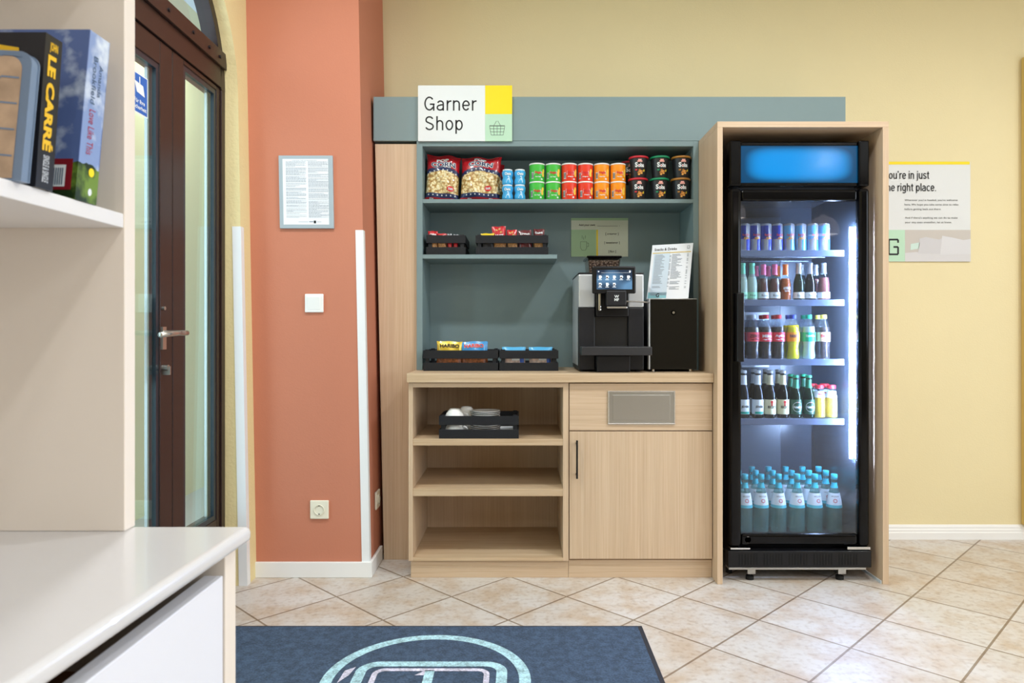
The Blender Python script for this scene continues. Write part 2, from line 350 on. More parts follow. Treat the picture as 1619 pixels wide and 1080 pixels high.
# ---------------------------------------------------------------- arched entrance door
BR = mat('dark_brown_metal', '#2E1D19', .38, .1, bump=.05); GK = mat('blue_black_gasket', '#1C2630', .3); GD = glass('door_glass', '#F4FFFA')
door = bpy.data.objects.new('door_1', None); COL.objects.link(door); door.location = (-1.255, DC, 0); door['kind'] = 'structure'; door['label'] = 'dark brown glazed entrance door with arched top light'
def dp(p, name, m, par=None, **k):
    par = par or door
    base = (-1.255, DC, 0) if par == door else (0,0,0)
    if par != door: p.moved(lambda x,y,z: (x+1.255, y-DC, z))
    o = p.build(name, m, par, **k)
    if par == door: o.data.transform(__import__('mathutils').Matrix.Translation((1.255, -DC, 0)))
    return o
XD0, XD1 = -1.315, -1.255      # frame thickness, room side at XD1
f = P(); f.box(XD0, XD1, DY1-.035, DY1, 0, SPR); f.box(XD0, XD1, DY0, DY0+.035, 0, SPR); f.box(XD0, XD1, DY0+.035, DY1-.035, 2.108, 2.19); f.box(XD0, XD1+.012, DY0+.01, DY1-.01, 2.19, 2.255)
for (a, b) in zip(arch[:-1], arch[1:]):
    ia = (DC+(a[0]-DC)*.925, SPR+(a[1]-SPR)*.925); ib = (DC+(b[0]-DC)*.925, SPR+(b[1]-SPR)*.925)
    v = []
    for X in (XD0, XD1): v += [(X,)+a, (X,)+b, (X,)+ib, (X,)+ia]
    f.add(v, [(0,1,2,3),(7,6,5,4),(0,1,5,4),(2,3,7,6)])
dp(f, 'frame', BR, bevel=.002)
q = P()
for y in (DC-.38, DC-.19, DC, DC+.19, DC+.33, DC+.43): q.cyl((XD1+.012, y, 2.222), .007, .005, 'x', 10)
dp(q, 'screw', M['charcoal'])
q = P()
gp = [(DC-DR*.93*cos(pi*i/NA), SPR+DR*.93*sin(pi*i/NA)) for i in range(NA+1)]
gp = [(y, max(z, 2.25)) for y, z in gp]
q.add([(-1.285, y, z) for y, z in gp], [tuple(range(len(gp)))]); dp(q, 'arch_glass', GD)
YC = 2.585
def leaf(y0, y1, zt, s0, s1, top, name):
    q = P(); q.box(-1.31, -1.262, y0, y0+s0, .01, zt); q.box(-1.31, -1.262, y1-s1, y1, .01, zt); q.box(-1.31, -1.262, y0+s0, y1-s1, zt-top, zt); q.box(-1.31, -1.262, y0+s0, y1-s1, .01, .30)
    o = dp(q, name, BR, bevel=.003)
    g = P(); gy0, gy1, gz0, gz1 = y0+s0, y1-s1, .30, zt-top; w = .02
    g.box(-1.306, -1.266, gy0, gy0+w, gz0, gz1); g.box(-1.306, -1.266, gy1-w, gy1, gz0, gz1); g.box(-1.306, -1.266, gy0+w, gy1-w, gz1-w, gz1); g.box(-1.306, -1.266, gy0+w, gy1-w, gz0, gz0+w)
    dp(g, 'gasket', GK, o)
    g = P(); g.box(-1.279, -1.273, gy0+w, gy1-w, gz0+w, gz1-w); dp(g, 'glass', GD, o)
    g = P(); g.box(-1.300, -1.290, gy1-w-.012, gy1-w-.001, gz0+w, gz1-w); g.box(-1.300, -1.290, gy0+w+.001, gy0+w+.008, gz0+w, gz1-w); dp(g, 'spacer_bar', M['silver'], o)
    return o
l1 = leaf(DY0+.04, YC-.002, 2.105, .09, .088, .085, 'leaf'); l2 = leaf(YC+.002, DY1-.037, 2.105, .085, .03, .018, 'leaf')
h = P(); h.box(-1.262, -1.254, 2.50, 2.525, 1.02, 1.10); h.cyl((-1.254, 2.512, 1.078), .010, .045, 'x', 14); h.tube([(-1.208,2.512,1.078),(-1.200,2.50,1.078),(-1.198,2.45,1.076),(-1.20,2.375,1.072)], .0095, 12); h.tube([(-1.208,2.512,1.078),(-1.200,2.53,1.078),(-1.198,2.56,1.078)], .0095, 12)
dp(h, 'door_handle', mat('satin_steel', '#BDB8B0', .28, .9), l1, bevel=0)
h = P(); h.cyl((-1.262, 2.515, .955), .011, .02, 'x', 14); h.box(-1.262,-1.235,2.512,2.518,.93,.96); h.cyl((-1.262, 2.512, 1.165), .007, .01, 'x', 10); dp(h, 'lock_cylinder', M['steel'], l1)
h = P(); h.box(-1.325, -1.312, 2.36, 2.42, .90, 1.20); h.tube([(-1.325,2.39,1.06),(-1.36,2.39,1.06),(-1.36,2.22,1.06)], .012, 10); dp(h, 'outer_handle', BR, l1, bevel=.012)
# outside porch
P().box(-2.35, -2.2, 3.4, 8, 0, 3.25).build('wall_porch', mat('porch_cream', '#F1EAC4', .9), kind='structure')
P().box(-2.2, -1.4, 1.0, 8, -.1, 0).build('floor_porch', M['ltgrey'], kind='structure')
P().box(-2.2, -1.5, 7.8, 8, 0, 3.25).build('wall_porch_end', MATS['porch_cream'], kind='structure')
area('porch_daylight', (-2.3, 1.9, 1.5), (0,-pi/2,0), 2.6, 2.2, 70, (.66,.82,1))
area('porch_fill', (-1.75, 4.2, 3.1), (0,0,0), .3, .3, 16, (1,.98,.9), 'DISK')  # unseen fill light added above the porch to brighten its wall
# sticker on the left leaf glass
st = P(); sm = lambda y, z: (-1.2715, y, z)
sy0, sy1, sz0, sz1 = 2.09, 2.44, 0, 0
def stm(x, z): return (-1.2712, 2.325+x, 1.915+z)
def stm2(x, z): return (-1.2704, 2.325+x, 1.915+z)
st.rect(0, .105, -.105+0, .03, stm, 0); st.rect(.004, .101, -.101, .026, lambda x,z: (-1.2708, 2.325+x, 1.915+z), 1)
st.poly([(.02,.0),(.075,-.005),(.085,-.04),(.035,-.035)], stm2, 0); st.poly([(.012,-.008),(.02,-.008),(.02,-.025),(.012,-.03)], stm2, 0); st.rect(.05,.056,-.005,.02, stm2, 0)
st.text('Für Ihre', .02, .085, -.07, -.056, stm2, 0, .02); st.text('Sicherheit', .012, .095, -.09, -.076, stm2, 0, .02)
tag(st.build('sticker', [M['printwhite'], mat('sticker_blue', '#1E62B5', .4)]), 'square blue camera surveillance sticker on the glass of the brown entrance door', 'sticker')

# ---------------------------------------------------------------- things on the pillar
nf = thing('notice_frame', 'grey-blue framed sheet of small print on the terracotta pillar', 'notice', (-.937, 3.14, 1.536))
def sl(p): return p.moved(lambda x,y,z: (x+.0 - .0185*z, y, z))
sl(P().box(-.119,.119,-.012,0,0,.321)).build('frame', mat('frame_bluegrey', '#A9B6BE', .45), nf, bevel=.002)
sl(P().box(-.101,.099,-.0135,-.012,.016,.305)).build('paper', mat('paper', '#EEF1F6', .6), nf)
q = P(); fm = flat(-.0140)
for col in (0, 1):
    x0 = -.087+col*.098; z = .292; n = 0
    while z > .045:
        L = random.choice([.085, .088, .09, .088]) if random.random() < .8 else random.uniform(.03, .07)
        x = x0
        while x < x0+L:
            w = random.uniform(.004, .012); q.rect(x, min(x+w, x0+L), z, z+.0013, fm, 0); x += w+.0018
        z -= .0034; n += 1
        if random.random() < .16: z -= .0034
q.text('AUSHANG DER HAUSORDNUNG', -.06, .05, .2965, .3, fm, 0); q.rect(.012,.03,.027,.031, fm, 0); q.rect(.032,.042,.022,.034, fm, 1); q.rect(-.035,.008,.0275,.029, fm, 0); q.rect(.045,.065,.0275,.029, fm, 0)
sl(q).build('lettering', [mat('faint_ink', '#8E96A2', .7), M['ink']], nf)
sw = thing('light_switch', 'white square light switch on the terracotta pillar', 'switch', (-.906, 3.14, 1.2075))
P().box(-.041,.041,-.010,0,-.041,.041).build('surround', M['plastic_white'], sw, bevel=.004); P().add([(-.028,-.011,-.028),(.028,-.011,-.028),(.028,-.016,.028),(-.028,-.016,.028),(-.028,-.008,-.028),(.028,-.008,-.028),(.028,-.008,.028),(-.028,-.008,.028)],[(0,1,2,3),(0,4,5,1),(2,6,7,3),(1,5,6,2),(0,3,7,4)]).build('rocker', M['plastic_white'], sw, bevel=.001)
def socket(name, label, loc, rz):
    t = thing(name, label, 'socket', loc, rz)
    P().box(-.041,.041,-.010,0,-.041,.041).build('surround', M['cream_plastic'], t, bevel=.004)
    q = P(); q.lathe([(.0225,.0),(.0225,.014),(.0205,.014),(.0195,.004),(0,.004)], 28).moved(lambda x,y,z: (x,-z,y)); q.build('insert', M['cream_plastic'], t)
    q = P(); q.cyl((-.0095,-.0045,0), .003, .001, 'y', 10); q.cyl((.0095,-.0045,0), .003, .001, 'y', 10); q.box(-.003,.003,-.0135,-.005,.017,.0205); q.box(-.003,.003,-.0135,-.005,-.0205,-.017)
    q.build('contact', M['charcoal'], t); return t
socket('wall_socket', 'cream wall socket low on the front of the terracotta pillar', (-.883, 3.14, .298), 0)
socket('wall_socket', 'cream wall socket on the side of the pillar by the oak panel', (-.6695, 3.318, .30), pi/2)

# ================================================================== JOINERY
Y_U, Y_B = 3.36, 3.64
# tall oak filler panel
q = P(); q.hexa([(-.645,3.375),(-.4885,3.375),(-.4885,3.71),(-.645,3.71)], [(-.687,3.375),(-.4885,3.375),(-.4885,3.71),(-.687,3.71)], 0, 1.972)
tag(q.build('filler_panel', OAK_V, bevel=.001), 'tall pale oak panel between the terracotta pillar and the shelf unit', 'panel')
u = thing('wall_shelf_unit', 'grey-green wall shelf unit with header board above the worktop', 'shelf unit', (.18, 3.71, .90))
def up(p, name, m, par=u, bevel=.0012, **k):
    p.moved(lambda x,y,z: (x-.18, y-3.71, z-.90)); return p.build(name, m, par, bevel=bevel, **k)
up(P().box(-.488,-.460,Y_U,3.71,.90,1.982), 'side_panel', M['teal']); up(P().box(.819,.844,Y_U,3.71,.90,1.982), 'side_panel', M['teal'])
up(P().box(-.46,.819,Y_U,3.71,1.957,1.982), 'top_panel', M['teal']); up(P().box(-.46,.819,Y_B,3.71,.90,1.957), 'back_panel', M['teal'])
up(P().box(-.46,.819,Y_U,Y_B,1.689,1.7076), 'shelf', M['teal']); up(P().box(-.46,.176,Y_U,Y_B,1.4265,1.446), 'shelf', M['teal'])
up(P().box(-.692,1.538,Y_U,3.71,1.983,2.191), 'header_board', M['teal'])
# base units
cb = thing('open_shelf_cabinet', 'pale oak base cabinet with three open shelf bays under the worktop', 'cabinet', (-.135, 3.4, 0))
def cp(p, name, m, par, org, bevel=.0012, **k):
    p.moved(lambda x,y,z: (x-org[0], y-org[1], z-org[2])); return p.build(name, m, par, bevel=bevel, **k)
O1 = (-.135, 3.4, 0); YF = 3.115
cp(P().box(-.4875,-.4685,YF,3.70,.078,.858), 'side_panel', OAK_V, cb, O1); cp(P().box(.189,.213,YF,3.70,.078,.858), 'side_panel', OAK_V, cb, O1)
cp(P().box(-.4685,.189,YF,3.70,.838,.858), 'top_panel', OAK_H, cb, O1); cp(P().box(-.4685,.189,YF,3.70,.078,.092), 'bottom_panel', OAK_Y, cb, O1)
cp(P().box(-.4685,.189,3.60,3.62,.092,.838), 'back_panel', OAK_V, cb, O1)
cp(P().box(-.4685,.189,YF+.002,3.60,.583,.612), 'shelf', OAK_Y, cb, O1); cp(P().box(-.4685,.189,YF+.002,3.60,.361,.393), 'shelf', OAK_Y, cb, O1)
cp(P().box(-.480,.213,3.13,3.16,0,.078), 'plinth', OAK_H, cb, O1)
dc = thing('drawer_cabinet', 'pale oak base cabinet with a drawer over a single door', 'cabinet', (.53, 3.4, 0)); O2 = (.53, 3.4, 0)
cp(P().box(.214,.232,YF+.02,3.70,.078,.858).box(.826,.844,YF+.02,3.70,.078,.858).box(.232,.826,YF+.02,3.70,.078,.096).box(.232,.826,3.6,3.62,.096,.858).box(.232,.826,YF+.02,3.6,.64,.655), 'carcass', OAK_V, dc, O2)
cp(P().box(.214,.844,3.13,3.16,0,.078), 'plinth', OAK_H, dc, O2)
dr = cp(P().box(.217,.842,YF,YF+.02,.6495,.8555), 'drawer', OAK_H, dc, O2)
q = P(); a, b_, c, d = .3835, .6785, .676, .823
q.box(a,b_,YF-.003,YF+.001,c,d); cp(q, 'steel_flap', M['steel'], dr, O2, bevel=.002)
for e_ in ((a,b_,d-.006,d),(a,b_,c,c+.006),(a,a+.006,c+.006,d-.006),(b_-.006,b_,c+.006,d-.006)): cp(P().box(e_[0],e_[1],YF-.007,YF-.003,e_[2],e_[3]), 'flap_edge', mat('bright_steel','#D8D6D2',.25,.9), dr, O2, bevel=.0015)
q = P(); q.box(a+.022,b_-.022,YF-.0055,YF-.003,c+.018,d-.018); cp(q, 'flap_inset', M['steel'], dr, O2, bevel=.0018)
dd = cp(P().box(.217,.842,YF,YF+.02,.087,.6450), 'door', OAK_V, dc, O2)
q = P(); q.box(.244,.252,YF-.030,YF-.022,.443,.610); q.box(.244,.252,YF-.022,YF,.455,.463); q.box(.244,.252,YF-.022,YF,.590,.598); cp(q, 'handle', M['black'], dd, O2, bevel=.001)
tag(P().box(-.4925,.8435,3.095,3.70,.8605,.90).build('worktop', wood('oak_top', '#BFA180', '#CFB594', '#DBC5A8', (2.6, 70, 90)), bevel=.0015), 'long pale oak worktop over the two base cabinets', 'worktop')
# fridge surround
fs = thing('fridge_surround', 'pale oak housing around the drinks fridge, open at the front', 'housing', (1.212, 3.35, 0)); O3 = (1.212, 3.35, 0)
YS = 3.045
cp(P().box(.845,.868,YS,3.71,0,1.957), 'side_panel', OAK_V, fs, O3); cp(P().box(1.553,1.579,YS,3.71,0,1.957), 'side_panel', OAK_V, fs, O3)
cp(P().box(.845,1.579,YS,3.71,1.957,1.982), 'top_panel', OAK_H, fs, O3)
cp(P().box(1.549,1.553,YS+.01,3.60,0,.012), 'sealant_strip', mat('sealant', '#C9D3DC', .5), fs, O3, bevel=0)

# ================================================================== DISPLAY FRIDGE
fr = thing('display_fridge', 'tall black glass-door drinks fridge with a blue lit header', 'fridge', (1.215, 3.10, 0)); OF = (1.215, 3.10, 0)
def fp(p, name, m, par=fr, **k): return cp(p, name, m, par, OF, **k)
BG = M['black_gloss']; LIN = mat('dark_liner', '#3C444F', .22, spec=.6)
FX0, FX1 = .912, 1.518; Z0, Z1 = .135, 1.70
q = P(); q.box(FX0+.01,FX0+.028,3.145,3.66,.10,1.90); q.box(FX1-.028,FX1-.01,3.145,3.66,.10,1.90); q.box(FX0+.028,FX1-.028,3.145,3.66,1.72,1.90); q.box(FX0+.028,FX1-.028,3.64,3.66,.10,1.72); q.box(FX0+.028,FX1-.028,3.145,3.64,.10,.14)
fp(q, 'body', M['black'], bevel=0)
q = P(); q.box(FX0+.028,FX0+.033,3.145,3.64,.14,1.72); q.box(FX1-.033,FX1-.028,3.145,3.64,.14,1.72); q.box(FX0+.033,FX1-.033,3.625,3.64,.14,1.72); q.box(FX0+.033,FX1-.033,3.145,3.625,1.71,1.72); q.box(FX0+.033,FX1-.033,3.145,3.625,.14,.165)
fp(q, 'liner', LIN, bevel=0)
# header box
q = P(); q.box(FX0,FX0+.05,3.09,3.15,1.715,1.913); q.box(FX1-.045,FX1,3.09,3.15,1.715,1.913); q.box(FX0+.05,FX1-.045,3.10,3.15,1.893,1.910); q.box(FX0+.05,FX1-.045,3.10,3.15,1.717,1.732)
hd = fp(q, 'header', BG, bevel=.006)
def header_mat():
    m = bpy.data.materials.new('lit_header'); m.use_nodes = True; nt = m.node_tree; b = nt.nodes['Principled BSDF']; L = nt.links.new
    b.inputs['Base Color'].default_value = hexc('#06243A'); b.inputs['Specular IOR Level'].default_value = .22; b.inputs['Roughness'].default_value = .12
    tc = nt.nodes.new('ShaderNodeTexCoord'); sp = nt.nodes.new('ShaderNodeSeparateXYZ'); L(tc.outputs['Generated'], sp.inputs[0])
    def mt(op, a, b2=None):
        n = nt.nodes.new('ShaderNodeMath'); n.operation = op
        for i, x in enumerate((a, b2)):
            if x is None: continue
            if hasattr(x, 'is_output'): L(x, n.inputs[i])
            else: n.inputs[i].default_value = x
        return n.outputs[0]
    ax = mt('POWER', mt('ABSOLUTE', mt('MULTIPLY', mt('SUBTRACT', sp.outputs[0], .5), 2.12)), 5)
    az = mt('POWER', mt('ABSOLUTE', mt('MULTIPLY', mt('SUBTRACT', sp.outputs[2], .5), 2.0)), 3.2)
    s = mt('ADD', ax, az); mr = nt.nodes.new('ShaderNodeMapRange'); mr.interpolation_type = 'SMOOTHSTEP'
    L(s, mr.inputs[0]); mr.inputs[1].default_value = .0; mr.inputs[2].default_value = 1.05; mr.inputs[3].default_value = 1; mr.inputs[4].default_value = .16
    b.inputs['Emission Color'].default_value = hexc('#0099F0'); L(mt('MULTIPLY', mr.outputs[0], .95), b.inputs['Emission Strength'])
    return m
q = P(); q.box(FX0+.05,FX1-.045,3.105,3.112,1.732,1.893); fp(q, 'header_panel', header_mat(), hd, bevel=0)
# door
DF = P(); DF.box(FX0,FX0+.05,3.085,3.135,.148,1.705); DF.box(FX1-.045,FX1,3.085,3.135,.148,1.705); DF.box(FX0+.05,FX1-.045,3.095,3.135,1.650,1.703); DF.box(FX0+.05,FX1-.045,3.095,3.135,.150,.203)
dor = fp(DF, 'door', BG, bevel=.014, segs=4)
q = P(); q.box(FX0+.048,FX1-.043,3.103,3.108,.20,1.652); fp(q, 'glass', glass('fridge_glass', '#F2F6FA', .015, fog=.012, fogcol='#DDE8F5'), dor, bevel=0)
q = P(); q.box(FX0+.020,FX0+.052,3.050,3.088,.952,1.250); fp(q, 'handle', M['black'], dor, bevel=.006, segs=3)
q = P(); q.cyl((FX0+.080,3.095,.177), .0135, .006, 'y', 20); fp(q, 'lock', M['chrome'], dor, bevel=0)
for q in (P().box(FX0,FX0+.085,3.08,3.11,.138,.146), P().box(FX1-.10,FX1,3.08,3.11,.138,.150)): fp(q, 'hinge', M['chrome'], dor, bevel=.001)
# led
q = P(); q.box(1.462,1.474,3.150,3.158,.52,1.545)
fp(q, 'led_strip', mat('led_white', '#B4D0FF', .5, emit=420), bevel=0)
q = P()
for i in range(44): q.cyl((1.484, 3.20, .60+i*.021), .0055, .0012, 'x', 8)
q.moved(lambda x,y,z: (x-.0012,y,z)); fp(q, 'rail_glints', M['chrome'], bevel=0)  # chrome discs imitate the led dots reflected along the shelf rail
# shelves
SHZ = [1.447, 1.225, .958, .6906]
RAIL = mat('price_rail', '#66718A', .35, .3)
for z in SHZ:
    q = P()
    for i in range(26): x = .955+i*.0192; q.box(x, x+.003, 3.205, 3.60, z-.008, z-.004)
    for y in (3.21, 3.4, 3.595): q.box(.95, 1.458, y, y+.005, z-.012, z-.008)
    s_ = fp(q, 'shelf', mat('wire_grey', '#AEB6C0', .35, .5), bevel=0)
    q = P(); q.box(.95,1.456,3.192,3.200,z-.027,z+.001); fp(q, 'price_rail', RAIL, s_, bevel=.002)
# air duct at rear
q = P(); q.box(1.06,1.32,3.60,3.625,.20,1.66); fp(q, 'air_duct', mat('duct_grey', '#525C68', .3), bevel=.004)
for z in (1.16, .92): 
    q = P(); q.box(1.12,1.26,3.595,3.60,z-.02,z+.02); fp(q, 'duct_vent', M['silver'], bevel=.004)
# grille and base
q = P(); q.box(FX0-.012,FX1+.002,3.075,3.12,.062,.134)
gr = fp(q, 'grille', M['black'], bevel=.003)
for g in range(5):
    q = P()
    for i in range(7):
        x = FX0+.035+g*.108+i*.0125; q.box(x, x+.005, 3.0735, 3.0755, .074, .122)
    fp(q, 'vent_slots', mat('slot_black', '#020202', .9), gr, bevel=0)
q = P(); q.box(FX0-.008,FX1-.02,3.078,3.13,.052,.061); fp(q, 'base_rail', M['steel'], bevel=.001)
for x in (1.002, 1.395):
    q = P(); q.box(x-.015,x+.02,3.085,3.14,.03,.052); a_ = fp(q, 'foot_bracket', M['steel'], bevel=.002)
    q = P(); q.cyl((x+.003,3.112,0), .017, .016, 'z', 16); q.cyl((x+.003,3.112,.016), .005, .02, 'z', 10); fp(q, 'foot', M['rubber'], a_, bevel=0)
for x, y_, h_ in ((.94,3.20,.10),(1.43,3.20,.10),(.94,3.58,.10),(1.43,3.58,.10)):
    q = P(); q.cyl((x,y_,0), .014, h_, 'z', 14); fp(q, 'foot', M['rubber'], bevel=0)

# ================================================================== BOTTLES
GLc = glass('clear_glass', '#E9F7F4', .02); GLw = glass('water_glass', '#CDEAE8', .03, fog=.30, fogcol='#A8E0DC'); GLg = glass('green_glass', '#3C7A50', .03, fog=.35, fogcol='#16432A'); GLb = glass('dark_glass', '#23363A', .03, fog=.45, fogcol='#101C20')
PET = glass('pet_plastic', '#EEF4F8', .05, fog=.05)
def bottle(name, label, cat, prof, body, bands, cap=None, liquid=None, lid=None, loc=(0,0,0), group=None, prints=None, rz=0):
    t = thing(name, label, cat, loc, rz, group)
    P().lathe(prof, 24).build('bottle_body', body, t)
    if liquid:
        lm, ztop = liquid; pr = [(0, .003)]
        for r, z in prof[1:]:
            if z <= ztop: pr.append((max(r-.0022, .001), max(z, .003)))
        pr.append((pr[-1][0], ztop)); pr.append((0, ztop)); P().lathe(pr, 20).build('liquid', lm, t)
    for (z0, z1, m, nm) in bands:
        def rr(z):
            for (r0, a), (r1, b) in zip(prof[:-1], prof[1:]):
                if a <= z <= b and b > a: return r0+(r1-r0)*(z-a)/(b-a)
            return prof[-1][0]
        q = P().lathe([(rr(z0+(z1-z0)*k/5)+.0007, z0+(z1-z0)*k/5) for k in range(6)], 24); lb = q.build(nm, m, t)
        if prints and nm == 'paper_label':
            q = P(); r = rr((z0+z1)/2)+.0012; pm = []; prints(q, cylm(r, .0003), z0, z1, r)
            lb2 = q.build('lettering', PRM, lb)
    if cap:
        r, z0, z1, m = cap; P().lathe([(r*.92, z0), (r, z0+.001), (r, z1-.0015), (r*.9, z1), (0, z1)], 18).build('cap', m, t)
    return t
PRM = [M['ink'], M['printwhite'], M['red'], M['blue'], M['green'], M['navy'], M['yellow'], M['teal_p']]
# -- mineral water (3 rows)
CAPB = mat('cap_turquoise', '#35B4C4', .35); LBW = mat('label_pale', '#E8F1F6', .5); LBT = mat('label_turquoise', '#54C0D0', .45)
wprof = [(0,0),(.030,0),(.034,.004),(.0345,.02),(.033,.05),(.0345,.09),(.034,.115),(.030,.145),(.024,.175),(.0165,.20),(.0125,.215),(.0115,.225),(.0135,.228),(.0135,.25)]
def wprint(q, mp, z0, z1, r):
    q.text('GEROLSTEINER', -.021, .021, z0+.036, z0+.042, lambda x,z: mp(x*.9, z), 0)
    for k in range(8): a = k*pi/4; q.ell(.007*cos(a), z0+.02+.007*sin(a), .0022, .0022, mp, 2, 8)
wb = None; wn = 0
rows = [('front', 3.27, [1.034,1.108,1.188,1.273,1.354,1.444]), ('middle', 3.357, [1.030,1.112,1.192,1.281,1.363,1.443]), ('back', 3.45, [1.04,1.124,1.2045,1.288,1.369,1.448])]
for rn, Y, xs in rows:
    for i, x in enumerate(xs):
        lb = 'turquoise-capped water bottle, %s from the left in the %s row on the fridge floor' % (ORD[i], rn)
        g = 'mineral water bottles on the fridge floor'
        if wb is None:
            wb = bottle('water_bottle', lb, 'bottle', wprof, GLw, [(.125,.178,LBW,'paper_label'),(.112,.125,LBT,'label_band'),(.20,.224,CAPB,'neck_foil')], (.0145,.238,.262,CAPB), None, loc=(x,Y,.166), group=g, prints=lambda q,mp,z0,z1,r: wprint(q, lambda a,b: (mp(a,b)[0]*(1.02-(b-.1515)*8), mp(a,b)[1]*(1.02-(b-.1515)*8), b), z0, z1, r))
        else: dup(wb, (x, Y, .166), random.uniform(-.25,.25), lb, g)
# -- shelf 1 energy cans
def can(name, label, top_c, loc, light=False):
    t = thing(name, label, 'can', loc, 0, 'energy drink cans on the top fridge shelf')
    q = P(); R_ = .0262
    q.lathe([(0,.002),(.018,0),(.0235,.002),(R_,.008),(R_,.126),(.0232,.133)], 24, mi=0); q.build('can_body', mat('can_silver', '#C6CBD6', .25, .6), t)
    q = P(); q.lathe([(.0232,.133),(.0238,.1345),(.0225,.1345),(.0215,.131),(0,.131)], 24); q.cyl((0,.004,.131), .006, .001, 'z', 10); q.build('can_lid', M['chrome'], t)
    q = P(); mp = cylm(R_, .0004)
    for k in (0, 1):
        a0 = -pi/2+k*pi
        q.lathe([(R_+.0003,.062),(R_+.0003,.124)], 12, mi=0, a0=a0-.0, a1=a0+pi/2+.0); q.lathe([(R_+.0003,.010),(R_+.0003,.062)], 12, mi=0, a0=a0+pi/2, a1=a0+pi)
    q.ell(0, .066, .010, .006, cylm(R_, .0009), 2); q.poly([(-.017,.062),(-.004,.074),(-.002,.060)], cylm(R_, .0011), 1); q.poly([(.017,.062),(.004,.074),(.002,.060)], cylm(R_, .0011), 1)
    q.text('Red Bull', -.016, .016, .076, .086, cylm(R_, .001), 1, .03)
    q.build('print', [top_c, M['red'], M['gold']], t); return t
CB = mat('can_blue', '#2B3FA8', .25, .3); CL = mat('can_lightblue', '#5AA6D8', .25, .3); c1 = c2 = None
for i, px in enumerate([1177,1193.5,1211,1228.5,1247,1265.5,1284,1302.5]):
    x = (px-822)/343.; loc = (x, 3.28, 1.447-.003)
    if i < 4:
        lb = 'dark blue energy can, %s from the left on the top fridge shelf' % ORD[i]
        if not c1: c1 = can('energy_can', lb, CB, loc)
        else: dup(c1, loc, random.uniform(-.3,.3), lb)
    else:
        lb = 'light blue energy can, %s of the four light ones on the top fridge shelf' % ORD[i-4]
        if not c2: c2 = can('energy_can', lb, CL, loc)
        else: dup(c2, loc, random.uniform(-.3,.3), lb)
# -- shelf 2 small wine and mixers
LQ = lambda n, c: mat('liquid_'+n, c, .15, spec=.6)
Z2 = SHZ[1]-.003
def slim(rb, h, sh=.5): return [(0,0),(rb*.9,0),(rb,.004),(rb,h*sh),(rb*.85,h*(sh+.12)),(rb*.52,h*(sh+.24)),(.0115,h*(sh+.34)),(.0105,h*.93),(.012,h*.94),(.012,h)]
sil = mat('foil_silver', '#C3CAD2', .3, .7)
FG = 'small bottles on the second fridge shelf'
defs = [
 (1173, 'frosted_bottle', 'frosted bottle with pale green foil, leftmost and half hidden on the second fridge shelf', glass('frosted', '#DDE8E0', .2, fog=.6, fogcol='#CFE2DA'), LQ('pale','#D9E0D2'), mat('foil_mint','#7FD8B0',.35), mat('label_mint','#9CDDB8',.5), .024),
 (1189, 'frosted_bottle', 'frosted bottle with pale green foil and label, beside the pink-collared bottles', MATS.get('frosted'), LQ('pale','#D9E0D2'), mat('foil_mint'), mat('label_mint'), .024),
 (1207, 'wine_bottle', 'dark rose bottle with pink collar next to the green-foiled frosted bottle', GLc, LQ('rose','#6E3A3A'), M['pink'], M['printwhite'], .024),
 (1225, 'wine_bottle', 'dark rose bottle with pink collar next to the orange spritz bottle', GLc, LQ('rose','#6E3A3A'), M['pink'], M['printwhite'], .024),
 (1242, 'spritz_bottle', 'orange spritz bottle with orange collar on the second fridge shelf', GLc, LQ('orange','#C0521E'), mat('foil_orange','#F07A2A',.35), None, .0245),
 (1263, 'wine_bottle', 'dark green wine bottle with silver foil next to the orange bottle', GLg, None, sil, M['printwhite'], .024),
 (1281, 'wine_bottle', 'dark wine bottle with silver foil and a yellow crest, middle of the silver-foiled three', GLb, None, sil, M['printwhite'], .0245),
 (1302.5, 'wine_bottle', 'rose wine bottle with silver foil, rightmost on the second fridge shelf', GLc, LQ('rose2','#8C4A48'), sil, M['printwhite'], .0265)]
for i, (px, nm, lb, gm, lq, foil, lab, rb) in enumerate(defs):
    x = (px-822)/345.
    if i == 0: x += .004
    h = .172 if i not in (2,3,4) else .166
    bands = [(.012,.040,lab,'paper_label')] if lab else []
    bands.append((h*.72, h*.93, foil, 'neck_foil'))
    def pf(q, mp, z0, z1, r, i=i):
        q.text(['Hugo','Hugo','Rosé','Rosé','','Bianco','Prosecco','Rosato'][i], -.015, .015, z0+.008, z0+.018, mp, 0)
    t = bottle(nm, lb, 'bottle', slim(rb, h, .46), gm, bands, (.0125, h*.93, h+.002, foil), (lq, h*.62) if lq else None, loc=(x, 3.262, Z2), group=FG, prints=pf if lab else None)
    if i == 4:
        q = P(); q.text('APEROL', -.018, .018, .052, .064, cylm(rb,.001), 0, .03); q.text('Spritz', -.012, .012, .040, .050, cylm(rb,.001), 0, .02); q.build('lettering', M['printwhite'], t)
    if i == 6:
        q = P(); q.ell(0, .088, .006, .005, cylm(rb*.8,.0015), 0, 10); q.build('crest', M['yellow'], t)
    if i in (2, 3, 4, 6, 7): dup(t, (x-.006+.004*(i%2), 3.345, Z2), .2, ['','','dark rose bottle','dark rose bottle','orange spritz bottle','','dark wine bottle','rose wine bottle'][i]+' in the rear row, behind '+['','','the pink-collared bottle nearer the frosted ones','the pink-collared bottle nearer the orange one','the front orange bottle','','the one with a yellow crest','the rightmost one'][i])
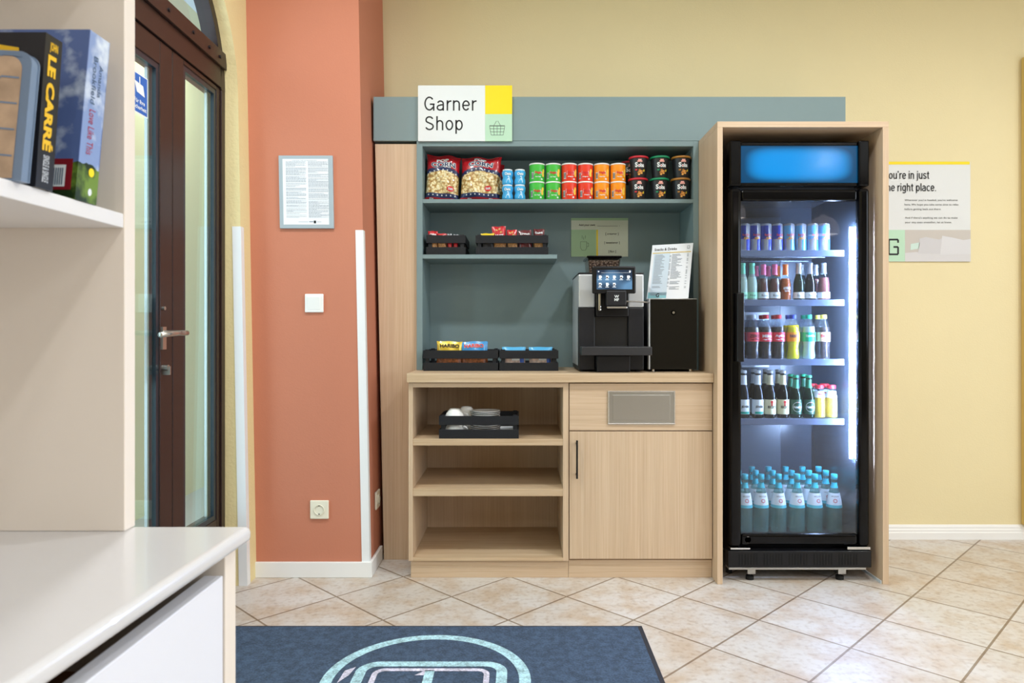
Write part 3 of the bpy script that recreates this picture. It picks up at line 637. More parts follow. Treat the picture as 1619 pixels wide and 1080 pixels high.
# -- shelf 3 soft drinks
Z3 = SHZ[2]-.003
pprof = [(0,0),(.024,0),(.0285,.006),(.0290,.022),(.0262,.045),(.0258,.060),(.0290,.080),(.0290,.126),(.027,.142),(.020,.164),(.0135,.180),(.0125,.190)]
def softd(px, nm, lb, liq, lab, txt, ti, capm, z_l=.118, Y=3.262, sub=None):
    x = (px-822)/(1125/Y)
    def pf(q, mp, z0, z1, r):
        q.text(txt, -.022, .022, z0+.018, z1-.010, mp, ti, .03)
        if sub: q.text(sub, -.014, .014, z0+.005, z0+.014, mp, ti, .02)
        elif txt in ('Mika','Aylin','ZERO'): 
            q.poly([(-.022,z0+.010),(-.008,z0+.006),(.008,z0+.010),(.022,z0+.006),(.022,z0+.009),(.008,z0+.014),(-.008,z0+.010)], mp, ti)
    return bottle('soft_drink_bottle', lb, 'bottle', pprof, PET, [(.082,.124,lab,'paper_label')], (.0145,.186,.204,capm), (liq, z_l), loc=(x, Y, Z3), group='soft drink bottles on the middle fridge shelf', prints=pf, rz=-.05)
cola = LQ('cola','#2E1C1A'); capr = mat('cap_red','#C8202C',.4); lbr = mat('label_red','#D8384A',.4)
S3 = [softd(1190.5,'', 'cola bottle with red label reading ZERO, leftmost in the front row of soft drinks', cola, lbr, 'ZERO', 0, mat('cap_clear','#B9C0C8',.3), .148),
 softd(1210.4,'', 'cola bottle with red cap and red label, second from the left among the soft drinks', cola, lbr, 'Mika', 1, capr, .148),
 softd(1230.4,'', 'cola bottle with red cap and red label standing next to the yellow soda', cola, lbr, 'Aylin', 1, capr, .148),
 softd(1253.5,'', 'bright yellow-orange soda bottle with blue cap on the middle fridge shelf', LQ('fanta','#F2E000'), mat('label_orange','#F39A2C',.4), 'FANTA', 5, mat('cap_blue','#3C4FC0',.4), .156),
 softd(1278.5,'', 'clear lemon soda bottle with green cap and green label on the middle fridge shelf', LQ('clear','#B9D6D8'), mat('label_green','#12B48C',.4), 'Sprite', 1, mat('cap_green','#12B48C',.4), .150),
 softd(1301.7,'', 'cola mix bottle with yellow cap and orange-white label, rightmost soft drink', cola, mat('label_mix','#F2D2B4',.4), 'mezzo', 2, mat('cap_yellow','#E8D050',.4), .148, sub='mix')]
for i, t in enumerate(S3):
    dup(t, (t.location.x+.012, 3.345, Z3), .1, ['cola bottle with red label','cola bottle with red cap','cola bottle with red cap','yellow soda bottle with blue cap','clear lemon soda bottle with green cap','cola mix bottle with yellow cap'][i]+', %s in the row behind' % ORD[i])
# -- shelf 4 beers and juice
Z4 = SHZ[3]-.003
bprof = lambda h: [(0,0),(.023,0),(.0265,.005),(.0265,h*.48),(.024,h*.56),(.0165,h*.66),(.0128,h*.76),(.0120,h*.93),(.0135,h*.95),(.0135,h)]
def beer(px, lb, gm, h, lab, txt, ti, capm, neck, extra=None, z0=.018, z1=.085):
    x = (px-822)/345.
    def pf(q, mp, a, b, r):
        q.text(txt, -.018, .018, (a+b)/2-.006, (a+b)/2+.006, mp, ti, .03)
        if extra: extra(q, mp, a, b)
    return bottle('beer_bottle', lb, 'bottle', bprof(h), gm, [(z0,z1,lab,'paper_label'),(h*.70,h*.90,neck,'neck_foil')], (.0142,h*.94,h,capm), None, loc=(x, 3.262, Z4), group='beer bottles on the lowest wire shelf', prints=pf)
def hk(q, mp, a, b): q.ring(0, (a+b)/2, .021, .0225, mp, 1, 28); q.poly([(.004*cos(pi/2+k*2*pi/5*2), a+.055+.004*sin(pi/2+k*2*pi/5*2)) for k in range(5)], mp, 2)
def bk(q, mp, a, b): q.rect(-.003,.003,a+.038,a+.058,mp,2); q.ell(0,a+.056,.006,.006,mp,2,10)
def jv(q, mp, a, b): q.rect(-.02,.02,a+.002,a+.012,mp,7,6)
jl = mat('label_jever','#E6EEF2',.5); bl = mat('label_cream','#E9E4BE',.5); GLb2 = glass('brown_glass','#3A3A30',.03,fog=.35,fogcol='#1C1C18')
S4 = [beer(1175.7,'beer bottle with oval white label and pale cap, leftmost on the lowest wire shelf', GLb, .217, jl, 'JEVER', 0, M['ltgrey'], jl, jv),
 beer(1198,'beer bottle with oval white label and teal band, second on the lowest wire shelf', GLb, .217, jl, 'JEVER', 0, M['ltgrey'], jl, jv),
 beer(1217.4,'beer bottle with cream label and red key crest, nearer the white-labelled beers', GLb2, .217, bl, "BECK'S", 0, M['silver'], bl, bk),
 beer(1237.8,'beer bottle with cream label and red key crest, nearer the green beers', GLb2, .217, bl, "BECK'S", 0, M['silver'], bl, bk),
 beer(1258,'green beer bottle with round white ring label, left of the pair', GLg, .195, mat('label_clear_green','#1E4A34',.3), 'Heineken', 1, mat('cap_dgreen','#1B9A6A',.4), mat('neck_green','#2C7A58',.4), hk),
 beer(1278.5,'green beer bottle with round white ring label, next to the orange juice', GLg, .195, MATS['label_clear_green'], 'Heineken', 1, MATS['cap_dgreen'], MATS['neck_green'], hk)]
for i, t in enumerate(S4):
    dup(t, (t.location.x+.010, 3.345, Z4), .1, ['pale-capped beer','pale-capped beer','cream-labelled beer','cream-labelled beer','green beer','green beer'][i]+' bottle, %s from the left in the rear beer row' % ORD[i])
jprof = [(0,0),(.025,0),(.0275,.005),(.0275,.075),(.026,.092),(.0205,.108),(.0195,.128),(.018,.134)]
oj = LQ('juice','#F6C81E')
for i, px in enumerate((1295, 1314.5)):
    x = (px-822)/345.; lb = 'small orange juice bottle with red cap, %s' % ('beside the green beer' if i == 0 else 'rightmost on the lowest wire shelf')
    if i == 0:
        t = bottle('juice_bottle', lb, 'bottle', jprof, PET, [(.094,.122,M['printwhite'],'paper_label')], (.020,.134,.150,capr), (oj, .094), loc=(x,3.262,Z4), group='orange juice bottles on the lowest wire shelf', prints=lambda q,mp,a,b,r: (q.rect(-.012,.012,a+.010,a+.018,mp,2,3), q.text('GRANINI', -.011,.011,a+.019,a+.025,mp,4,.02)))
        jb = t
    else: dup(jb, (x,3.262,Z4), .15, lb)
    dup(jb, (x+.004,3.345,Z4), .1, 'small orange juice bottle with red cap, in the rear row %s' % ('on the left' if i == 0 else 'on the right'))

# ================================================================== SIGNS
sg = thing('shop_sign', 'white, yellow and mint sign reading Garner Shop on the header board', 'sign', (-.26, 3.36, 1.978))
P().box(-.2195,.0965,-.014,-.001,0,.262).build('board', M['printwhite'], sg, bevel=.001)
P().box(.0965,.2235,-.014,-.001,.127,.262).build('yellow_field', M['yellow'], sg, bevel=.0008); P().box(.0965,.2235,-.014,-.001,0,.127).build('mint_field', M['mint'], sg, bevel=.0008)
q = P(); fm = flat(-.0145); kx = .250/(sum(GLY[c][0] for c in 'Garner')*.0667); strokes(q, 'Garner', -.192, .143, .0667, kx, fm, sw=.105); strokes(q, 'Shop', -.190, .0506, .0667, kx, fm, sw=.105)
bw = .0016; 
for a in ((.117,.070,.189,.070),(.117,.070,.125,.028),(.189,.070,.181,.028),(.125,.028,.181,.028),(.119,.058,.187,.058),(.121,.043,.185,.043),(.136,.070,.139,.028),(.153,.070,.153,.028),(.170,.070,.167,.028),(.137,.072,.150,.095),(.169,.072,.156,.095),(.117,.073,.189,.073)): q.line(a[0],a[1],a[2],a[3],bw,fm,0)
q.build('lettering', M['ink'], sg)
# poster on the right wall
po = thing('wall_poster', 'welcome poster on the yellow wall right of the fridge housing', 'poster', (2.093, 3.713, 1.446))
P().box(-.262,.254,-.006,-.001,0,.521).build('board', mat('poster_white','#DEE0E0',.5), po)
P().box(-.262,.250,-.0075,-.006,.506,.521).build('yellow_strip', M['yellow'], po)
P().box(-.262,-.088,-.0075,-.006,.001,.165).build('mint_field', M['mint'], po)
def pillow_photo():
    m = bpy.data.materials.new('bed_photo'); m.use_nodes = True; nt = m.node_tree; b = nt.nodes['Principled BSDF']; L = nt.links.new
    tc = nt.nodes.new('ShaderNodeTexCoord'); n = nt.nodes.new('ShaderNodeTexWave'); n.inputs['Scale'].default_value = 1.3; n.inputs['Distortion'].default_value = 3; L(tc.outputs['Object'], n.inputs['Vector'])
    r = nt.nodes.new('ShaderNodeValToRGB'); r.color_ramp.elements[0].color = hexc('#D6CFC9'); r.color_ramp.elements[1].color = hexc('#E6E1DC'); L(n.outputs['Fac'], r.inputs['Fac']); L(r.outputs[0], b.inputs['Base Color']); return m
ph = P().box(-.088,.254,-.0075,-.006,.001,.165).build('photograph', mat('photo_wall','#C6BFB8',.5), po)
q = P(); fm = flat(-.008)
q.poly([(-.088,.001),(-.088,.045),(-.03,.05),(.05,.04),(.254,.05),(.254,.001)], fm, 0); 
fm2 = flat(-.0083); q.poly([(-.02,.042),(-.012,.12),(.02,.128),(.09,.115),(.11,.125),(.10,.04)], fm2, 1); fm3 = flat(-.0086); q.poly([(.095,.035),(.105,.135),(.16,.125),(.215,.112),(.254,.118),(.254,.038)], fm3, 2)
q.poly([(-.06,.06),(-.015,.068),(-.012,.10),(-.058,.092)], fm2, 3)
q.build('pillow_print', [mat('photo_sheet','#D2D0D2',.5), mat('photo_pillow','#CBC9CC',.5), mat('photo_pillow_near','#D6D5D8',.5), mat('photo_window','#C9DFD6',.5)], ph)
q = P(); fm = flat(-.0085)
kx = .2135/(sum(GLY[c][0] for c in "ou're in just")*.0410); strokes(q, "You're in just", .040, .431, .0410, kx, fm, right=True); strokes(q, 'the right place.', .076, .367, .0410, kx, fm, right=True)
for i, (s_, x1) in enumerate([("Wherever you're headed, you're welcome", .186), ("here. We hope you take some time to relax", .191), ("before getting back out there.", .10)]): q.text(s_, -.090, x1, .313-i*.0235, .3255-i*.0235, fm, 0)
for i, (s_, x1) in enumerate([("And if there's anything we can do to make", .186), ("your stay even smoother, let us know.", .155)]): q.text(s_, -.088, x1, .221-i*.0235, .2335-i*.0235, fm, 0)
def gblock(q, x, z, s, mi):
    for a in ((0,0,0,1.6),(0,1.6,1,1.6),(0,0,1,0),(1,0,1,.8),(.5,.8,1,.8),(1,1.25,1,1.6)): q.line(x+a[0]*s, z+a[1]*s, x+a[2]*s, z+a[3]*s, .009, fm, mi)
gblock(q, -.172, .038, .048, 0)
q.build('lettering', M['ink'], po)
# coffee sign on back panel
cs = thing('coffee_sign', 'mint and cream sign with a cup drawing reading Add your own, above the coffee machine', 'sign', (.4075, Y_B, 1.465))
P().box(-.1455,.1455,-.004,0,0,.197).build('board', mat('sign_cream','#DDE3D0',.5), cs); P().box(-.1455,.1455,-.0048,-.004,.185,.197).build('green_strip', mat('sign_green','#A7C9A0',.5), cs)
P().box(-.1455,-.018,-.0048,-.004,0,.137).build('green_field', MATS['sign_green'], cs); P().box(-.0165,-.009,-.0048,-.004,0,.137).build('yellow_bar', M['yellow'], cs)
q = P(); fm = flat(-.0056); q.text('Add your own', -.106,-.024,.153,.167,fm,0,.005); q.rect(-.012,.092,.1555,.1568,fm,0); q.rect(.1,.102,.1555,.158,fm,0)
for s_, x0, x1, z in (('[ creamer ]',.030,.096,.108),('[ sweetener ]',.024,.102,.063),('[ flair ]',.045,.083,.018)): q.text(s_, x0, x1, z, z+.014, fm, 0, .003)
for a in ((-.098,.076,-.066,.076),(-.098,.076,-.098,.045),(-.066,.076,-.066,.045),(-.098,.045,-.090,.032),(-.066,.045,-.074,.032),(-.090,.032,-.074,.032),(-.066,.070,-.056,.068),(-.056,.068,-.057,.052),(-.057,.052,-.066,.050),(-.090,.108,-.090,.092),(-.082,.100,-.082,.086),(-.073,.108,-.073,.092)): q.line(*a, .0013, fm, 0)
q.build('lettering', M['ink'], cs)

# ================================================================== COFFEE MACHINE
cm = thing('coffee_machine', 'black and silver coffee machine with a touch screen on the worktop', 'coffee machine', (.4135, 3.42, .90)); OC = (.4135, 3.42, .90)
def mp_(p, name, m, par=cm, **k): return cp(p, name, m, par, OC, **k)
CF = 3.22; A0, A1 = .266, .561; SVP = mat('silver_plastic','#CDD0D3',.3,.25)
body = mp_(P().box(A0+.001,A1-.001,3.255,3.60,.905,1.342), 'body', M['charcoal'], bevel=.004)
mp_(P().box(A0,A0+.008,3.26,3.60,.925,1.342), 'side_panel', SVP, bevel=.002); mp_(P().box(A1-.008,A1,3.26,3.60,.925,1.342), 'side_panel', SVP, bevel=.002)
mp_(P().box(A0,.340,CF,3.27,1.192,1.342), 'front_panel', SVP, bevel=.006, label='silver upper front panel'); mp_(P().box(.490,A1,CF,3.27,1.192,1.342), 'front_panel', SVP, bevel=.006, label='silver upper front panel')
mp_(P().box(A0,.340,CF,3.27,.908,1.190), 'column', M['charcoal'], bevel=.004, label='black lower front column'); mp_(P().box(.490,A1,CF,3.27,.908,1.190), 'column', M['charcoal'], bevel=.004, label='black lower front column')
mp_(P().box(A0-.001,A1+.001,3.225,3.60,1.342,1.350), 'top_cover', M['black'], bevel=.003)
mp_(P().box(.340,.490,3.235,3.26,1.0,1.19), 'splash_panel', mat('dark_panel','#1B1B1D',.3), bevel=.002)
mp_(P().box(.342,.488,3.19,3.26,1.15,1.29), 'brew_housing', M['black'], bevel=.004)
sp = mp_(P().box(.379,.467,3.115,3.20,1.196,1.262), 'spout_head', M['charcoal'], bevel=.005)
mp_(P().box(.381,.470,3.112,3.13,1.184,1.192), 'spout_trim', M['chrome'], sp, bevel=.002); mp_(P().box(.349,.361,3.16,3.20,1.175,1.262), 'steam_bar', M['chrome'], sp, bevel=.003)
q = P(); fm = lambda x, z: (.4235+x, 3.1143, 1.229+z)
q.text('W', -.010,.010,.001,.013,fm,0,.03); q.text('MF', -.010,.010,-.013,-.001,fm,0,.03); mp_(q, 'lettering', M['printwhite'], sp, bevel=0)
q = P(); q.tube([(.467,3.16,1.216),(.50,3.165,1.217),(.53,3.175,1.216),(.562,3.185,1.214),(.580,3.20,1.213)], .0038, 10); mp_(q, 'milk_hose', mat('hose_grey','#8F8C86',.35,.4), bevel=0)
mp_(P().box(.343,.487,3.215,3.25,.92,1.0), 'grounds_drawer', M['charcoal'], bevel=.003)
mp_(P().box(A0+.004,.578,3.11,3.26,.978,1.016), 'drip_tray', mat('tray_grey','#2D2D30',.35), bevel=.003)
mp_(P().box(.345,.495,3.19,3.23,.902,.975), 'tray_base', M['charcoal'], bevel=.004)
for x, y_ in ((.29,3.26),(.54,3.26),(.29,3.56),(.54,3.56)): mp_(P().cyl((x,y_,.90), .012, .008, 'z', 14), 'foot', M['rubber'], bevel=0)
sc = mp_(P().box(.3185,.510,3.125,3.150,1.250,1.370), 'touch_screen', M['black'], bevel=.006)
def scr():
    m = bpy.data.materials.new('screen_blue'); m.use_nodes = True; nt = m.node_tree; b = nt.nodes['Principled BSDF']; L = nt.links.new
    tc = nt.nodes.new('ShaderNodeTexCoord'); gr_ = nt.nodes.new('ShaderNodeTexNoise'); gr_.inputs['Scale'].default_value = 1.6; gr_.inputs['Detail'].default_value = 0
    L(tc.outputs['Generated'], gr_.inputs['Vector']); r = nt.nodes.new('ShaderNodeValToRGB'); r.color_ramp.elements[0].position = .35; r.color_ramp.elements[1].position = .65
    r.color_ramp.elements[0].color = hexc('#1B3350'); r.color_ramp.elements[1].color = hexc('#6A9CC8'); L(gr_.outputs[0], r.inputs[0]); L(r.outputs[0], b.inputs['Emission Color']); b.inputs['Emission Strength'].default_value = .9
    b.inputs['Base Color'].default_value = (.01,.01,.01,1); b.inputs['Roughness'].default_value = .15; return m
dsp = mp_(P().box(.337,.493,3.1242,3.1255,1.268,1.353), 'display', scr(), sc, bevel=0)
q = P(); fm = lambda x, z: (.337+x, 3.1237, 1.268+z)
IC = mat('screen_white','#E8F0F8',.5,emit=.9); IB = mat('screen_coffee','#3C2A24',.5,emit=.5)
for r_ in range(2):
    for c_ in range(5 if r_ == 0 else 3):
        x = .015+c_*.031; z = .050-r_*.032; w_ = .0055
        q.poly([(x-w_,z+.010),(x+w_,z+.010),(x+w_*.75,z-.004),(x-w_*.75,z-.004)], fm, 0); q.ring(x+w_, z+.004, .0018, .003, fm, 0, 8)
        if (r_+c_) % 2: q.rect(x-w_*.7,x+w_*.7,z-.002,z+.005,lambda a,b: (.337+a,3.1234,1.268+b),1)
        q.rect(x-.008,x+.008,z-.009,z-.0075,fm,0)
q.rect(.006,.011,.076,.080,fm,0); q.rect(.143,.149,.074,.082,fm,0); q.rect(.02,.148,.0725,.073,fm,0)
mp_(q, 'icons', [IC, IB], dsp, bevel=0)
hp = mp_(P().hexa([(.325,3.33),(.462,3.33),(.462,3.50),(.325,3.50)], [(.318,3.32),(.470,3.32),(.470,3.51),(.318,3.51)], 1.350, 1.425), 'bean_hopper', glass('smoke_plastic','#E4E0DC',.05), bevel=.002)
def beans():
    m = bpy.data.materials.new('coffee_beans'); m.use_nodes = True; nt = m.node_tree; b = nt.nodes['Principled BSDF']; L = nt.links.new
    tc = nt.nodes.new('ShaderNodeTexCoord'); v = nt.nodes.new('ShaderNodeTexVoronoi'); v.inputs['Scale'].default_value = 120; L(tc.outputs['Object'], v.inputs['Vector'])
    r = nt.nodes.new('ShaderNodeValToRGB'); r.color_ramp.elements[0].color = hexc('#B09A8C'); r.color_ramp.elements[1].color = hexc('#38241C'); L(v.outputs['Distance'], r.inputs[0]); r.color_ramp.elements[1].position = .7
    L(r.outputs[0], b.inputs['Base Color']); b.inputs['Roughness'].default_value = .35
    bp = nt.nodes.new('ShaderNodeBump'); bp.invert = True; bp.inputs['Distance'].default_value = .004; L(v.outputs['Distance'], bp.inputs['Height']); L(bp.outputs[0], b.inputs['Normal']); return m
mp_(P().hexa([(.328,3.334),(.459,3.334),(.459,3.496),(.328,3.496)], [(.322,3.325),(.465,3.325),(.465,3.505),(.322,3.505)], 1.352, 1.415), 'coffee_beans', beans(), hp, bevel=0)
mp_(P().box(.312,.476,3.315,3.515,1.425,1.436), 'hopper_lid', M['black_gloss'], hp, bevel=.004)
# milk cooler
mc = thing('milk_cooler', 'glossy black milk cooler beside the coffee machine on the worktop', 'cooler', (.6945, 3.40, .90)); OM = (.6945, 3.40, .90)
cp(P().box(.588,.801,3.245,3.60,.910,1.228), 'body', M['charcoal'], mc, OM, bevel=.003)
ml = cp(P().box(.590,.801,CF,3.243,.911,1.228), 'door', mat('mirror_black','#0A0908',.05), mc, OM, bevel=.002)
cp(P().box(.583,.5895,CF+.001,3.26,.911,1.231), 'edge_trim', M['silver'], ml, OM, bevel=.001); cp(P().box(.583,.801,CF+.001,3.26,1.2285,1.2315), 'top_trim', M['steel'], ml, OM, bevel=.0005)
cp(P().cyl((.6945,CF,1.168), .011, .005, 'y', 20).cyl((.6945,CF-.005,1.168), .006, .002, 'y', 14), 'lock', M['chrome'], ml, OM, bevel=0)
for x, y_ in ((.61,3.26),(.78,3.26),(.61,3.57),(.78,3.57)): cp(P().cyl((x,y_,.90), .008, .010, 'z', 12), 'foot', M['chrome'], mc, OM, bevel=0)
# menu sign leaning
from mathutils import Vector
BLc = Vector((.593,3.325,1.2325)); U = Vector((.1735,-.088,0)); V = Vector((.043,.085,.262)); Nn = U.cross(V).normalized()*-1
if Nn.y > 0: Nn = -Nn
mn = thing('menu_sign', 'tilted acrylic sign headed Snacks and Drinks on top of the milk cooler', 'sign', BLc)
def mm(off): return lambda x, z: tuple(U*x+V*z+Nn*off)
q = P(); v = [mm(o_)(a, b) for o_ in (0, .003) for a, b in ((0,0),(1,0),(1,1),(0,1))]; q.add(v, [(0,1,2,3),(7,6,5,4),(0,1,5,4),(1,2,6,5),(2,3,7,6),(3,0,4,7)]); q.build('board', mat('menu_paper','#E9EEF5',.4), mn)
q = P(); s1 = mm(.0036); s2 = mm(.0042); q.rect(.07,.47,.06,.86,s1,0); q.rect(.02,.47,.012,.12,s1,4); q.rect(.03,.97,.835,.85,s2,1); q.text('Snacks & Drinks', .07,.62,.885,.935,s2,2,.01); q.rect(.87,.93,.90,.955,s2,3); q.rect(.88,.92,.91,.948,mm(.0046),5)
q.text('G', .22,.30,.03,.10,s2,2,.03)
for col in (0,1):
    z = .80
    while z > .15:
        L_ = random.uniform(.15,.36); x0 = .10+col*.42
        q.rect(x0,x0+L_*.75,z,z+.008,s2,3); 
        if random.random() < .7: q.rect(x0+.36,x0+.40,z,z+.008,s2,3)
        z -= .021 if random.random() < .85 else .055
q.build('lettering', [mat('menu_blue','#CFE0EE',.5), mat('menu_gold','#E2C35A',.5), M['ink'], mat('menu_grey','#8F99A6',.6), mat('menu_teal','#8CC9D2',.5), MATS['menu_paper']], mn)

# ================================================================== CRATES
CR = mat('black_stained_wood', '#16181D', .6, spec=.35, bump=.3, bscale=120)
def crate(label, x0, x1, Y, z, h=.095, d=.25):
    w = x1-x0; t = thing('wooden_crate', label, 'crate', ((x0+x1)/2, Y+d/2, z), 0, 'black slatted crates')
    th = .008; sh = h*.40
    for zz in (0, h-sh):
        P().box(-w/2,w/2,-d/2,-d/2+th,zz,zz+sh).build('front_slat', CR, t, bevel=.001); P().box(-w/2,w/2,d/2-th,d/2,zz,zz+sh).build('rear_slat', CR, t, bevel=.001)
        P().box(-w/2,-w/2+th,-d/2+th,d/2-th,zz,zz+sh).build('side_slat', CR, t, bevel=.001); P().box(w/2-th,w/2,-d/2+th,d/2-th,zz,zz+sh).build('side_slat', CR, t, bevel=.001)
    for sx in (-1,1):
        for sy in (-1,1):
            cx, cy = sx*(w/2-th-.009), sy*(d/2-th-.009); P().box(cx-.009,cx+.009,cy-.009,cy+.009,0,h+.004).build('corner_post', CR, t, bevel=.001)
    P().box(-w/2+th,w/2-th,-d/2+th,d/2-th,.002,.007).build('base', CR, t)
    return t
crate('long black slatted crate of gummy sweets at the left of the worktop', -.447, -.101, 3.29, .90, d=.25)
crate('shorter black slatted crate of blue packs beside the coffee machine', -.095, .178, 3.29, .90, d=.25)
crate('small black slatted crate in the left corner of the short shelf', -.444, -.258, 3.375, 1.446, .093, .25)
crate('longer black slatted crate of snack bars on the short shelf', -.210, .135, 3.375, 1.446, .093, .22)
crate('black slatted crate of cups and saucers in the open base cabinet', -.3555, -.005, 3.125, .612, .099, .20)

# -- soft packs
def pack(name, label, cat, w, h, t, loc, bands, group=None, rot=(0,0,0), deco=None, dmats=None, nx=14, nz=18, crimp=.07, wob=.0, arch=0):
    root = thing(name, label, cat, loc, 0, group); root.rotation_euler = rot
    rnd = random.Random(hash(label) % 1000 if False else len(label)*7)
    ph = [rnd.uniform(0, 6) for _ in range(4)]
    def th(u, v):    # u -1..1, v 0..1
        e = max(0, 1-abs(u)**3.2)**.6; vv = (v-.5)*2; g = max(0, 1-(abs(vv)/(1-crimp))**3.5) if abs(vv) < 1-crimp else 0
        return t/2*e*g**.6 + .0006
    def pt(u, v, s):
        vv = (v-.5)*2; ww = w/2*(1-.06*(1-abs(vv)**4)) 
        y = s*th(u, v)
        if wob: y += wob*(sin(3*u*2+ph[0]+v*7)*.5+sin(v*11+ph[1]+u*3)*.5)*(1-abs(u)**4)
        return (u*ww, y, v*h+wob*.6*sin(u*5+ph[2])*(v))
    q = P(); mats = [b[2] for b in bands]
    for s in (-1, 1):
        vs = [pt(-1+2*i/nx, j/nz, s) for j in range(nz+1) for i in range(nx+1)]
        base = len(q.v); q.v += vs
        for j in range(nz):
            for i in range(nx):
                v = (j+.5)/nz; u = -1+2*(i+.5)/nx; mi = 0
                if arch and v > .4: v -= arch*(1-abs(u)**2.2)
                for k, (a, b, m_) in enumerate(bands):
                    if a <= v <= b: mi = k
                c = base+j*(nx+1)+i; q.f.append((c, c+1, c+nx+2, c+nx+1)); q.m.append(mi); q.s.append(True)
    q.build('wrapper', mats, root)
    if deco:
        q = P()
        def mp(x, z):
            u = max(-1, min(1, x/(w/2))); v = max(0, min(1, z/h)); p0 = pt(u, v, -1); return (p0[0], p0[1]-.0012, p0[2])
        deco(q, mp); q.build('lettering', dmats or PRM, root)
    return root
def popcorn_mat():
    m = bpy.data.materials.new('popcorn_window'); m.use_nodes = True; nt = m.node_tree; b = nt.nodes['Principled BSDF']; L = nt.links.new
    tc = nt.nodes.new('ShaderNodeTexCoord'); n = nt.nodes.new('ShaderNodeTexNoise'); n.inputs['Scale'].default_value = 60; mxv = nt.nodes.new('ShaderNodeMix'); mxv.data_type = 'VECTOR'; mxv.inputs[0].default_value = .015
    L(tc.outputs['Object'], n.inputs['Vector']); L(tc.outputs['Object'], mxv.inputs[4]); L(n.outputs['Color'], mxv.inputs[5])
    v = nt.nodes.new('ShaderNodeTexVoronoi'); v.inputs['Scale'].default_value = 75; L(mxv.outputs[1], v.inputs['Vector'])
    r = nt.nodes.new('ShaderNodeValToRGB'); e = r.color_ramp.elements; e[0].color = hexc('#F7EED2'); e[0].position = .1; e[1].color = hexc('#A87C3A'); e[1].position = .75; k = e.new(.4); k.color = hexc('#EBD79C')
    L(v.outputs['Distance'], r.inputs[0]); L(r.outputs[0], b.inputs['Base Color']); b.inputs['Roughness'].default_value = .35; b.inputs['Coat Weight'].default_value = .6; b.inputs['Coat Roughness'].default_value = .12
    bp = nt.nodes.new('ShaderNodeBump'); bp.invert = True; bp.inputs['Distance'].default_value = .006; bp.inputs['Strength'].default_value = .9; L(v.outputs['Distance'], bp.inputs['Height']); L(bp.outputs[0], b.inputs['Normal']); return m
PC = popcorn_mat(); RF = mat('red_film', '#B0141F', .28, coat=.5); NF = mat('navy_film','#1E2C57',.3,coat=.5)
def star(q, x, z, r, mp, mi):
    pts = []
    for k in range(10): a = pi/2+k*pi/5; rr = r if k % 2 == 0 else r*.42; pts.append((x+rr*cos(a), z+rr*sin(a)))
    q.poly(pts, mp, mi)
def popdeco(q, mp):
    up_ = lambda d: (lambda x,z: (mp(x,z)[0],mp(x,z)[1]-d,mp(x,z)[2]))
    q.text('POP', -.034,.026,.191,.206,mp,1,.06); q.text('CORN', -.062,.062,.162,.190,up_(.0004),1,.10); q.text('CORN', -.060,.060,.164,.188,up_(.0020),5,.015)
    for k in range(7): star(q, -.066+k*.022, .1495-.0185*abs((k-3)/3.4)**2.2, .0055, up_(.0006), 1)
    for k in range(7): star(q, -.066+k*.022, .027, .005, up_(.0006), 1)
    q.ell(.042,.058,.018,.013,lambda x,z: (mp(x,z)[0],mp(x,z)[1]-.001,mp(x,z)[2]),2); q.text('Süß', .030,.054,.053,.063,lambda x,z: (mp(x,z)[0],mp(x,z)[1]-.002,mp(x,z)[2]),1,.03)
    q.text('80g', .045,.065,.006,.014,mp,1,.02); q.text('Big', -.06,-.04,.006,.014,mp,1,.03)
pb = [(0,.08,RF),(.08,.165,NF),(.165,.555,PC),(.555,.64,NF),(.64,1.1,RF)]; PK = dict(nx=28, nz=56, crimp=.05, arch=.085)
ZT = 1.7076
pack('popcorn_bag','red popcorn bag in the left corner of the top shelf','snack bag',.165,.228,.062,(-.378,3.435,ZT),pb,'popcorn bags on the top shelf',(-.10,.05,.08),popdeco,PRM+[M['navy']],wob=.007,**PK)
pack('popcorn_bag','red popcorn bag standing next to the blue milkshake bottles','snack bag',.196,.218,.066,(-.193,3.425,ZT),pb,'popcorn bags on the top shelf',(-.12,.03,-.06),popdeco,PRM,wob=.008,**PK)
pack('popcorn_bag','red popcorn bag mostly hidden behind the right-hand popcorn bag','snack bag',.165,.205,.056,(-.160,3.515,ZT),pb,'popcorn bags on the top shelf',(-.10,.02,.12),None,None,wob=.006,**PK)

# -- drink yoghurt / oat bottles (2x2)
OB = mat('oat_blue','#3FA9E0',.35); ob = None
for tier in range(2):
    for i, px in enumerate((802.5, 822)):
        x = (px-822)/331.5
        lb = 'blue waisted drink pot, %s of the two stacks beside the popcorn' % (('lower left','lower right','upper left','upper right')[tier*2+i])
        loc = (x, 3.395, ZT+tier*.073)
        if not ob:
            ob = thing('drink_pot', lb, 'drink pot', loc, 0, 'blue drink pots on the top shelf')
            P().lathe([(0,0),(.022,0),(.0255,.004),(.0265,.012),(.0262,.022),(.0222,.034),(.0262,.045),(.0275,.055),(.0262,.063),(.0225,.066)],24).build('pot_body', OB, ob); P().lathe([(.0225,.0655),(.0235,.067),(.0235,.0715),(.021,.0728),(0,.0728)],24).build('pot_lid', M['printwhite'], ob)
            q = P(); q.text('Oats', -.016,.014,.043,.056,cylm(.0272),0,.04); q.poly([(-.010,.008),(.012,.008),(.006,.034),(-.002,.026)], cylm(.0262,.0012), 1); q.ell(.002,.036,.004,.004,cylm(.0262,.001),1,8); q.build('lettering', [M['printwhite'], mat('pot_pale','#BFE2F4',.4)], ob)
        else: dup(ob, loc, random.uniform(-.15,.15), lb)
